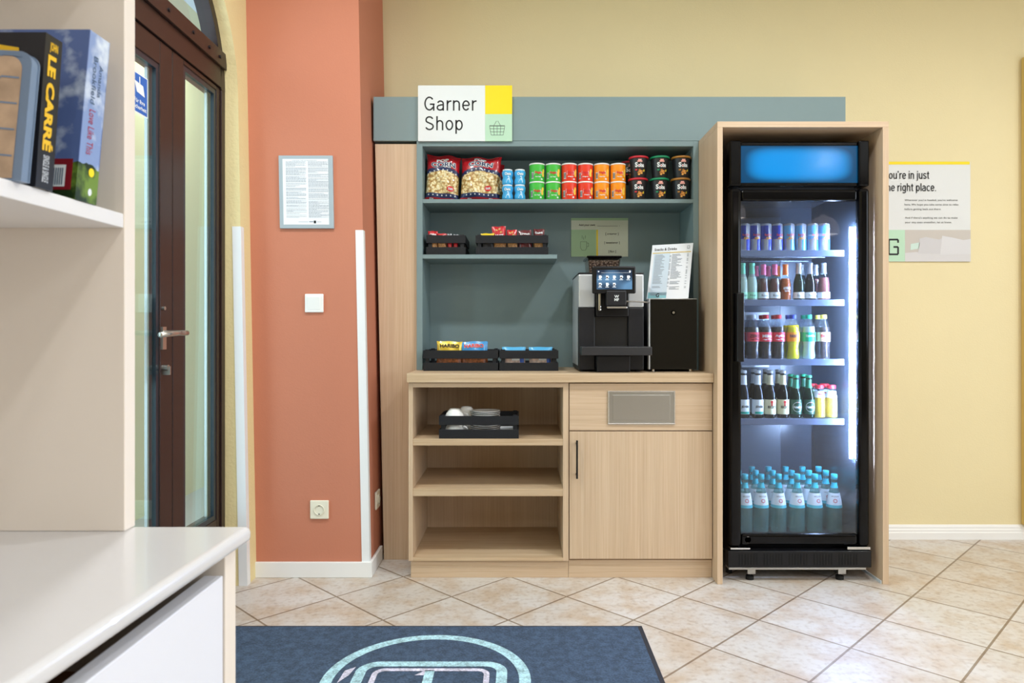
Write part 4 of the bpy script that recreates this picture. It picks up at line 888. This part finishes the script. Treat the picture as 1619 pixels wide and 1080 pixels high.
# -- crisp tubs (3 colours, 2 tiers x 2)
XC = [849,874.7,899.9,925.6,951.2,977]
CC = [('green','#43B83E'),('green',''),('red','#E23A1E'),('red',''),('orange','#F59416'),('orange','')]
tub = {}
for i, px in enumerate(XC):
    cn = CC[i][0]; x = (px-822)/331.
    for tier in range(2):
        lb = '%s crisp tub, %s of the four %s tubs on the top shelf' % (cn, ('lower ','upper ')[tier]+('left','right')[i % 2], cn)
        loc = (x, 3.40+random.uniform(-.003,.003), ZT+tier*.0865)
        if cn not in tub:
            t = thing('crisp_tub', lb, 'crisp tub', loc, 0, 'crisp tubs on the top shelf'); tub[cn] = t
            bm_ = mat('tub_'+cn, CC[i][1], .32); r = .0362
            P().lathe([(0,0),(r-.001,0),(r,.002),(r,.080)],28).build('tub_body', bm_, t); P().lathe([(r-.0005,.0795),(r+.0012,.0795),(r+.0012,.085),(r-.0005,.0862),(r-.003,.0846),(0,.0846)],28).build('tub_lid', M['plastic_white'], t)
            q = P(); c_ = cylm(r,.0006); c2_ = cylm(r,.0011)
            q.poly([(-.018,.030),(.018,.030),(.016,.049),(-.016,.049)], c_, 0); q.text('Pringles', -.0155,.0155,.032,.047,c2_,1,.04)
            for (a, b) in ((.026,.040),(.030,.050),(.027,.030)): q.ell(a, b, .007, .009, c_, 2, 12)
            q.rect(-.034,-.022,.012,.042,c_,0,3)
            for k in range(6): q.rect(-.0335+k*.002,-.0325+k*.002,.014,.040,c2_,3)
            q.text({'green':'Sour Cream','red':'Original','orange':'Paprika'}[cn], -.013,.013,.018,.024,c2_,0,.03); q.ell(.018,.010,.005,.004,c_,0,10)
            q.build('lettering', [M['printwhite'], M['red'], mat('chip_yellow','#F6C94A',.5), M['ink']], t)
        else: dup(tub[cn], loc, random.uniform(-.2,.2), lb)
# -- noodle cups
for i, (px, cn, ch) in enumerate(((1009,'red','#C62432'),(1042.6,'green','#0F8A5C'),(1076.5,'brown','#A8722A'))):
    x = (px-822)/331.; lm = mat('lid_'+cn, ch, .4); base = None
    for tier in range(2 if i else 3):
        lb = 'black noodle cup with %s lid, %s on the top shelf' % (cn, ('lower of the stack','upper of the stack','half hidden behind its stack')[tier])
        loc = (x+(.003 if tier == 1 else 0), 3.408, ZT+tier*.1045) if tier < 2 else (x-.022, 3.51, ZT+.1045)
        if base is None:
            t = thing('noodle_cup', lb, 'noodle cup', loc, 0, 'noodle cups on the top shelf'); base = t
            P().lathe([(0,0),(.034,0),(.0352,.002),(.0415,.080),(.0425,.086),(.0425,.095)],28).build('cup_body', mat('cup_black','#232427',.4), t)
            P().lathe([(.0435,.093),(.0470,.0935),(.0472,.1005),(.0455,.103),(.043,.1022),(0,.1022)],28).build('cup_lid', lm, t)
            q = P(); c_ = lambda a, z: tuple(k*(1-(.085-z)*2.0) if j < 2 else k for j, k in enumerate(cylm(.0425,.0008)(a, z)))
            c2_ = lambda a, z: (c_(a,z)[0]*1.01, c_(a,z)[1]*1.012, z)
            q.text('S', -.024,-.010,.049,.073,c_,0,.05); q.text('oba', -.009,.022,.049,.069,c_,0,.045); q.rect(-.012,.012,.0735,.080,c_,3,3); q.rect(-.008,.008,.080,.087,c_,3,3); q.ell(-.0035,.0565,.003,.003,c2_,1,8)
            for k in range(9): a = k*2.4; q.ell(.002+.013*cos(a)*(k/9+.2), .026+.012*sin(a)*(k/9+.2), .006, .0045, (lambda s: (lambda x_, z_: (c_(x_,z_)[0]*(1+s), c_(x_,z_)[1]*(1+s), z_)))(.002+k*.0012), 4 if k % 2 else 5, 10)
            q.rect(-.024,-.012,.034,.041,c_,2,2); q.ell(.024,.034,.004,.006,c_,6,8)
            q.build('lettering', [M['printwhite'], M['red'], lm, mat('noodle_pink','#E8A79C',.5), mat('noodle_gold','#E0A44E',.5), mat('noodle_brown','#B5702C',.5), mat('noodle_yellow','#E7D230',.5)], t)
        else: dup(base, loc, random.uniform(-.12,.12), lb)

# -- contents of the worktop crates
GF = mat('gold_film','#D9B93C',.28,.3,coat=.4); BF = mat('blue_film','#2D8FD0',.28,coat=.4); MIX = mat('gummy_print','#9C5A32',.4,var=.8,vscale=90); CY = mat('cyan_film','#4DB0E4',.3,coat=.4); CHO = mat('biscuit_print','#C9B0A4',.4,var=.5,vscale=60)
def hdeco(mi): 
    def f(q, mp):
        if mi == 2: q.text('HARIBO', -.047,.049,.098,.117,mp,1,.07)
        q.text('HARIBO', -.046,.048,.099,.116,lambda x,z: (mp(x,z)[0],mp(x,z)[1]-.0015,mp(x,z)[2]),mi,.03)
    return f
for k, (px, m_, mi, cl) in enumerate(((710,GF,0,'gold'),(750.5,BF,2,'blue'))):
    x = (px-822)/337.
    for r_ in range(2):
        pack('gummy_bag','%s gummy sweet bag, %s in the long crate on the worktop' % (cl, ('front','rear')[r_]),'snack bag',.122,.128-.004*r_,.026,(x+.004*r_,3.325+.032*r_,.908),[(0,.55,MIX),(.55,1,m_)],'gummy bags in the worktop crate',(-.06,.03*(1-2*k),0),hdeco(mi) if r_ == 0 else None,wob=.002)
for k, px in enumerate((812.5,854.5)):
    x = (px-822)/337.
    pack('biscuit_pack','blue biscuit pack, %s one in the short crate on the worktop' % ('left','right')[k],'snack pack',.112,.102,.030,(x,3.325,.908),[(0,.62,CHO),(.62,1,CY)],'blue packs in the worktop crate',(0,0,0),lambda q,mp: (q.rect(-.01,.028,.04,.062,mp,1,6), q.rect(.03,.05,.03,.07,mp,3,3)),wob=.001)
# -- shelf crate contents
RB = mat('red_wrapper','#C41822',.28,coat=.4,var=.15,vscale=50); DRB = mat('dark_red_wrapper','#5E1019',.28,coat=.4,var=.2,vscale=50); YB = mat('yellow_wrapper','#EBCB1E',.3,coat=.4); SB = mat('silver_wrapper','#B8BCC4',.25,.6); NUT = mat('nut_print','#C79058',.4,var=.6,vscale=120)
lst = [(684,.046,.110,RB,NUT,'crumpled red snack pack at the left end of the small shelf crate',3.40),(699,.044,.098,RB,NUT,'low red snack pack in the middle of the small shelf crate',3.405),(711.5,.022,.096,SB,RB,'silver bar standing next to the red packs in the small shelf crate',3.40),(720,.024,.094,SB,RB,'silver bar at the right end of the small shelf crate',3.40),
 (771,.066,.098,YB,M['charcoal'],'yellow snack pack at the left end of the longer shelf crate',3.40),(791,.068,.134,RB,NUT,'tall bright red snack pack with pale blossoms in the longer shelf crate',3.41),(811,.050,.116,RB,NUT,'bright red snack pack right of the tallest one in the longer shelf crate',3.405),(831,.066,.114,DRB,DRB,'dark red snack pack, left of the two dark ones in the shelf crate',3.405),(852,.054,.120,DRB,NUT,'dark red snack pack with tan picture at the right of the shelf crate',3.405)]
for px, w, h, m1, m2, lb, Y in lst:
    x = (px-822)/(1125/Y)
    def dc_(q, mp, h=h, w=w, m1=m1, lb=lb):
        if 'blossom' in lb or 'right of the tallest' in lb:
            for a, b in ((-.3,.86),(.22,.78),(.05,.9)): q.ell(a*w/2*1.2, b*h, .006, .005, mp, 3, 8)
            q.text('NUTS', -w*.3, w*.3, h*.62, h*.70, mp, 1, .05)
        else: q.text('Crunch' if m1 is not YB else 'LION', -w*.36, w*.36, h*.80, h*.88, mp, 1 if m1 is not YB and m1 is not SB else 0, .05)
    pack('snack_pack', lb, 'snack pack', w, h, .020, (x, Y, 1.4535), [(0,.55,m2),(.55,1,m1)], 'snack packs in the shelf crates', (random.uniform(-.1,.02), random.uniform(-.06,.06), random.uniform(-.1,.1)), dc_, [M['ink'],M['printwhite'],M['red'],M['tan']], nx=10, nz=14, wob=.002)

# -- cups and saucers
cup0 = None
for i, (x, y, z, lb) in enumerate([(-.292,3.182,.621,'white cup upside down at the bottom of the front stack in the cabinet crate'),(-.292,3.182,.679,'white cup upside down on top of the front stack in the cabinet crate'),(-.245,3.266,.621,'white cup upside down at the bottom of the rear stack in the cabinet crate'),(-.245,3.266,.679,'white cup upside down on top of the rear stack in the cabinet crate')]):
    if cup0 is None:
        cup0 = thing('cup', lb, 'cup', (x,y,z), -.3, 'white cups in the cabinet crate')
        P().lathe([(.045,0),(.046,.002),(.0445,.018),(.038,.038),(.028,.052),(.024,.054),(.024,.058),(.021,.058),(.021,.054),(0,.054)],28).build('bowl', M['ceramic'], cup0)
        P().tube([(.041,0,.012),(.056,0,.012),(.061,0,.022),(.056,0,.036),(.038,0,.040)], .004, 8).build('handle', M['ceramic'], cup0)
    else: dup(cup0, (x,y,z), (-.3,.15,.0,-2.2)[i] if i < 2 else (-2.6,-2.2)[i-2], lb)
sa = None
for k in range(13):
    lb = ('white saucer on the very top of the stack in the cabinet crate' if k == 12 else 'white saucer at the very bottom of the stack in the cabinet crate' if k == 0 else 'white saucer, %s from the top of the stack in the cabinet crate' % ORD[12-k])
    z = .6195+k*.0078; loc = (-.156+random.uniform(-.002,.002), 3.222+random.uniform(-.002,.002), z)
    if sa is None:
        sa = P().lathe([(0,.004),(.030,.004),(.032,.003),(.060,.0095),(.0665,.012),(.067,.0135),(.060,.0118),(.032,.0062),(0,.0062)],36).build('saucer', M['ceramic'], None, loc); tag(sa, lb, 'saucer', 'white saucers in the cabinet crate')
    else: dup(sa, loc, 0, lb)
q = P().box(-.030,.030,-.030,.030,0,.036); tag(q.build('sugar_box', mat('pale_card','#DADDE2',.6), None, (-.058,3.19,.6195), bevel=.002), 'small pale carton beside the saucers in the cabinet crate', 'carton')

# ================================================================== DOORMAT
mt_ = thing('door_mat', 'dark blue entrance mat with a pale ring logo', 'mat', (-.30, 2.195, 0))
def carpet(name, c):
    m = bpy.data.materials.new(name); m.use_nodes = True; nt = m.node_tree; b = nt.nodes['Principled BSDF']; L = nt.links.new
    tc = nt.nodes.new('ShaderNodeTexCoord'); n = nt.nodes.new('ShaderNodeTexNoise'); n.inputs['Scale'].default_value = 150; n.inputs['Detail'].default_value = 4; L(tc.outputs['Object'], n.inputs['Vector'])
    n2 = nt.nodes.new('ShaderNodeTexNoise'); n2.inputs['Scale'].default_value = 40; n2.inputs['Detail'].default_value = 4; L(tc.outputs['Object'], n2.inputs['Vector'])
    ad = nt.nodes.new('ShaderNodeMath'); ad.operation = 'ADD'; L(n.outputs[0], ad.inputs[0]); L(n2.outputs[0], ad.inputs[1]); hf = nt.nodes.new('ShaderNodeMath'); hf.operation = 'MULTIPLY'; hf.inputs[1].default_value = .5; L(ad.outputs[0], hf.inputs[0])
    r = nt.nodes.new('ShaderNodeValToRGB'); h = hexc(c); r.color_ramp.elements[0].position = .38; r.color_ramp.elements[1].position = .62; r.color_ramp.elements[0].color = tuple(x*.62 for x in h[:3])+(1,); r.color_ramp.elements[1].color = tuple(min(1,x*1.35) for x in h[:3])+(1,)
    L(hf.outputs[0], r.inputs[0]); L(r.outputs[0], b.inputs['Base Color']); b.inputs['Roughness'].default_value = .95
    bp = nt.nodes.new('ShaderNodeBump'); bp.inputs['Strength'].default_value = .8; bp.inputs['Distance'].default_value = .004; L(n.outputs[0], bp.inputs['Height']); L(bp.outputs[0], b.inputs['Normal']); return m
P().box(-.76,.747,-.415,.415,0,.004).build('rubber_border', mat('border_rubber','#24262E',.7), mt_, bevel=.001)
P().box(-.745,.730,-.40,.40,.002,.008).build('pile', carpet('carpet_blue','#3D4F66'), mt_, bevel=.002)
q = P(); up8 = lambda x, y: (x, y, .0088)
q.ring(.01, 0, .288, .324, up8, 0, 72)
def rrect(cx, cy, hx, hy, r, n=8):
    pts = []
    for (sx, sy, a) in ((1,1,0),(-1,1,pi/2),(-1,-1,pi),(1,-1,3*pi/2)):
        for k in range(n+1): b = a+pi/2*k/n; pts.append((cx+sx*(hx-r)+r*cos(b), cy+sy*(hy-r)+r*sin(b)))
    return pts
def rring(q, cx, cy, hx, hy, r, w, mp, mi):
    o_ = rrect(cx,cy,hx,hy,r); i_ = rrect(cx,cy,hx-w,hy-w,max(r-w,.01)); n = len(o_)
    q.add([mp(*p) for p in o_+i_], [(k,(k+1)%n,n+(k+1)%n,n+k) for k in range(n)], mi)
rring(q, .02, 0, .24, .122, .07, .034, up8, 0)
rring(q, .02, -.005, .185, .080, .04, .018, up8, 1)
q.poly([(.0,.062),(.03,.062),(.03,-.06),(.0,-.06)], up8, 0); q.poly([(-.03,.03),(.0,.062),(.0,.03)], up8, 1)
q.poly([(-.255,.06),(-.225,.085),(-.235,.03),(-.26,-.02)], up8, 1)
q.build('logo', [carpet('carpet_pale','#A9CFD9'), carpet('carpet_lilac','#CFCBDD')], mt_)

# ================================================================== FOREGROUND BOOKCASE + SIDEBOARD
CW = mat('cream_laminate','#E6DACC',.5); CWh = mat('white_edge','#E0DDDB',.45)
bc = thing('bookcase', 'white bookcase in the left foreground standing on the sideboard', 'bookcase', (-.72, .5, .804)); OB2 = (-.72, .5, .804)
cp(P().box(-.900,-.5556,1.0,1.028,.804,2.05), 'end_panel', CW, bc, OB2, bevel=.0015); cp(P().box(-.900,-.5556,-.05,-.02,.804,2.05), 'end_panel', CW, bc, OB2)
cp(P().box(-.920,-.900,-.05,1.028,.804,2.05), 'back_panel', CW, bc, OB2)
cp(P().box(-.900,-.557,-.02,1.0,1.2305,1.2505), 'shelf', CWh, bc, OB2); cp(P().box(-.900,-.557,-.02,1.0,1.62,1.64), 'shelf', CWh, bc, OB2); cp(P().box(-.900,-.557,-.02,1.0,2.03,2.05), 'shelf', CWh, bc, OB2)
sb = thing('sideboard', 'white sideboard with a rounded top in the left foreground', 'sideboard', (-.65, .5, 0)); OS = (-.65, .5, 0)
cp(P().hexa([(-.95,-.1),(-.430,-.1),(-.387,1.030),(-.95,1.030)],[(-.95,-.1),(-.430,-.1),(-.387,1.030),(-.95,1.030)],.782,.804), 'top', mat('white_lacquer','#CFCDCD',.22,coat=.3), sb, OS, bevel=.009, segs=5)
cp(P().box(-.93,-.408,.985,1.022,0,.782), 'end_panel', CW, sb, OS); cp(P().box(-.93,-.445,-.08,-.05,0,.782), 'end_panel', CW, sb, OS)
cp(P().box(-.93,-.91,-.05,.985,.0,.782), 'back_panel', CW, sb, OS); cp(P().box(-.91,-.44,-.05,.985,.06,.08), 'base_panel', CW, sb, OS)
cp(P().box(-.91,-.47,-.05,.985,.60,.615), 'inner_board', mat('brown_wood','#8A5A30',.5,var=.2,vscale=20), sb, OS)
cp(P().hexa([(-.447,-.05),(-.432,-.05),(-.408,.978),(-.434,.978)],[(-.447,-.05),(-.432,-.05),(-.408,.978),(-.434,.978)],.06,.7495), 'front_board', mat('bright_white','#E0E1E8',.4), sb, OS)
# books
def book(label, xs, y0, t, h, w, cover, spine, lean_, deco, dm, pages=True):
    b = thing('book', label, 'book', (xs, y0, 1.2505), 0, 'books on the bookcase shelf'); sh = lambda p: p.moved(lambda x,y,z: (x, y+lean_*z, z))
    sh(P().box(-w,0,0,.0015,0,h)).build('cover', cover, b); sh(P().box(-w,0,t-.0015,t,0,h)).build('cover', cover, b); sh(P().box(-.0015,0,.0015,t-.0015,0,h)).build('spine', spine, b)
    sh(P().box(-w+.003,-.0015,.0015,t-.0015,.001,h-.001)).build('pages', mat('page_paper','#E9E2D2',.8), b)
    if deco: q = P(); deco(q); sh(q).build('lettering', dm, b)
    return b
SKY = None
def skymat(ca='#54689A', cb='#BFCBDC', nm='cover_sky'):
    m = bpy.data.materials.new(nm); m.use_nodes = True; nt = m.node_tree; b = nt.nodes['Principled BSDF']; L = nt.links.new
    tc = nt.nodes.new('ShaderNodeTexCoord'); sp_ = nt.nodes.new('ShaderNodeSeparateXYZ'); L(tc.outputs['Object'], sp_.inputs[0])
    n = nt.nodes.new('ShaderNodeTexNoise'); n.inputs['Scale'].default_value = 24; n.inputs['Detail'].default_value = 6; L(tc.outputs['Object'], n.inputs['Vector'])
    r = nt.nodes.new('ShaderNodeValToRGB'); r.color_ramp.elements[0].position = .48; r.color_ramp.elements[1].position = .66; r.color_ramp.elements[0].color = hexc(ca); r.color_ramp.elements[1].color = hexc(cb); L(n.outputs[0], r.inputs[0])
    g = nt.nodes.new('ShaderNodeValToRGB'); g.color_ramp.elements[0].position = .44; g.color_ramp.elements[1].position = .56; g.color_ramp.elements[0].color = hexc('#1A2E14'); g.color_ramp.elements[1].color = hexc('#6F8C34'); L(n.outputs[0], g.inputs[0])
    a = nt.nodes.new('ShaderNodeMath'); a.operation = 'MULTIPLY_ADD'; a.inputs[1].default_value = .03; L(n.outputs[0], a.inputs[0]); L(sp_.outputs[2], a.inputs[2])
    c = nt.nodes.new('ShaderNodeMath'); c.operation = 'LESS_THAN'; c.inputs[1].default_value = .062; L(a.outputs[0], c.inputs[0])
    mx = nt.nodes.new('ShaderNodeMix'); mx.data_type = 'RGBA'; L(c.outputs[0], mx.inputs[0]); L(r.outputs[0], mx.inputs[6]); L(g.outputs[0], mx.inputs[7]); L(mx.outputs[2], b.inputs['Base Color']); b.inputs['Roughness'].default_value = .3; return m
SKY = skymat(); SKY2 = skymat('#8499C4', '#D9E2EC', 'spine_sky')
def d1(q):
    sm_ = lambda y, z: (.0006, y, z)
    q.text('Amanda', .026, .034, .142, .186, sm_, 0, .0, rot=True); q.text('Brookfield', .013, .022, .130, .194, sm_, 0, .0, rot=True); q.text('Love Like This', .013, .026, .062, .122, sm_, 1, .0, rot=True)
    q.ell(.028,.040,.006,.006,sm_,2,12); q.ell(.028,.014,.004,.005,sm_,3,10)
    fr_ = lambda x, z: (x, -.0006, z); q.rect(-.046,-.006,.012,.052,fr_,4); q.rect(-.042,-.014,.016,.044,lambda x,z: (x,-.001,z),3)
    for k in range(9): q.rect(-.040+k*.0027,-.0385+k*.0027,.018,.040,lambda x,z: (x,-.0014,z),0)
book('thick paperback with blue sky cover, against the end panel of the bookcase', -.5555, .888, .045, .225, .152, SKY, SKY2, .14, d1, [mat('title_slate','#4A6078',.5), mat('title_red','#A8324A',.5), M['yellow'], M['printwhite'], M['darkred']])
def d2(q):
    sm_ = lambda y, z: (.0006, y, z)
    q.text('JOHN', .008,.022,.163,.176,sm_,0,.03); q.text('LE CARRÉ', .006,.024,.045,.160,sm_,0,.05,rot=True); q.text('SINGLE & SINGLE', .009,.020,.008,.040,sm_,1,.02,rot=True)
    fr_ = lambda x, z: (x, -.0006, z); q.rect(-.038,-.012,.004,.034,fr_,1); q.poly([(-.06,.17),(-.03,.165),(-.028,.150),(-.045,.152)], fr_, 0)
    for k in range(7): q.rect(-.05+.004*(k%2),-.018,.138-k*.011,.1395-k*.011,fr_,1)
book('black paperback with yellow LE CARRE lettering on the spine', -.553, .812, .030, .184, .110, mat('cover_black','#1D1C1F',.3), MATS['cover_black'], .10, d2, [mat('cover_yellow','#E9B81C',.4), mat('cover_grey','#BFC3C8',.5)])
TN = mat('cover_tan','#B99C80',.5,var=.25,vscale=25); BS = mat('cover_slate','#71839A',.35)
b3 = thing('book', 'slate-edged book with a tan gridded cover, leftmost on the bookcase shelf', 'book', (-.547, .780, 1.2505), 0, 'books on the bookcase shelf'); sh = lambda p: p.moved(lambda x,y,z: (x, y+.13*z, z))
ol = [(-.135,0),(0,0)]+[(-.016+.016*cos(radians(a_)), .134+.016*sin(radians(a_))) for a_ in range(0, 91, 15)]+[(-.07,.153),(-.135,.150)]
def slab(y0, y1, ins=0):
    q = P(); n = len(ol); o2 = [(x-ins if x > -.1 else x, max(z-ins, 0)) for x, z in ol]; q.add([(x,y0,z) for x,z in o2]+[(x,y1,z) for x,z in o2], [tuple(range(n)), tuple(range(2*n-1,n-1,-1))]+[(i,(i+1)%n,n+(i+1)%n,n+i) for i in range(n)]); return sh(q)
slab(0,.0015).build('cover', BS, b3); slab(.0125,.014).build('cover', BS, b3); slab(.0015,.0125,.0012).build('pages', BS, b3)
q = P(); fr_ = lambda x, z: (x, -.0006, z); fr2 = lambda x, z: (x, -.0010, z)
q.poly([(x-.010 if x > -.1 else x, max(z-.006,.003)) for x, z in ol], fr_, 1)
for z in (.022,.052,.082,.112,.138):
    for k in range(6): xa, xb = -.135+k*.0205, -.135+(k+1)*.0205; q.line(xa, z+.010-.00003*(k*20)**1.4*.1, xb, z+.010-.00003*((k+1)*20)**1.4*.1-.0015, .002, fr2, 0)
for x in (-.042,-.078,-.11): q.line(x-.006,.003,x,.143,.002,fr2,0)
sh(q).build('cover_print', [BS, TN], b3)

# ================================================================== CEILING LAMPS AND PENDANT
for i, (x, y) in enumerate(LAMPS):
    t = thing('ceiling_downlight', 'round ceiling downlight, %s of the nine above the room' % ORD[i], 'lamp', (x, y, CEIL), 0, 'ceiling downlights')
    P().lathe([(.12,0),(.12,-.02),(.10,-.02),(.10,-.004),(.12,0)], 28).build('ring', M['white'], t)
    area('downlight', (0,0,-.006), (0,0,0), .19, .19, LAMP_W*(1.28 if y > 1.5 else .85), LAMP_COL, 'DISK', t)
for i, (x, y, z) in enumerate(((2.9,-.6,2.0),(2.2,-1.2,2.25))):
    t = thing('pendant_lamp', 'grey dome pendant lamp behind the viewpoint, %s one' % ('nearer','farther')[i], 'lamp', (x, y, z), 0, 'pendant lamps')
    P().lathe([(.145,0),(.145,.05),(.13,.11),(.09,.155),(.03,.18),(.02,.20),(0,.20)], 32).build('shade', mat('pendant_grey','#CDBEBC',.5), t); P().cyl((0,0,.2), .003, CEIL-z-.2, 'z', 8).build('cable', M['black'], t)
    P().lathe([(0,.01),(.135,.01)], 24).build('diffuser', mat('pendant_glow','#FFF4E2',.5,emit=4), t)
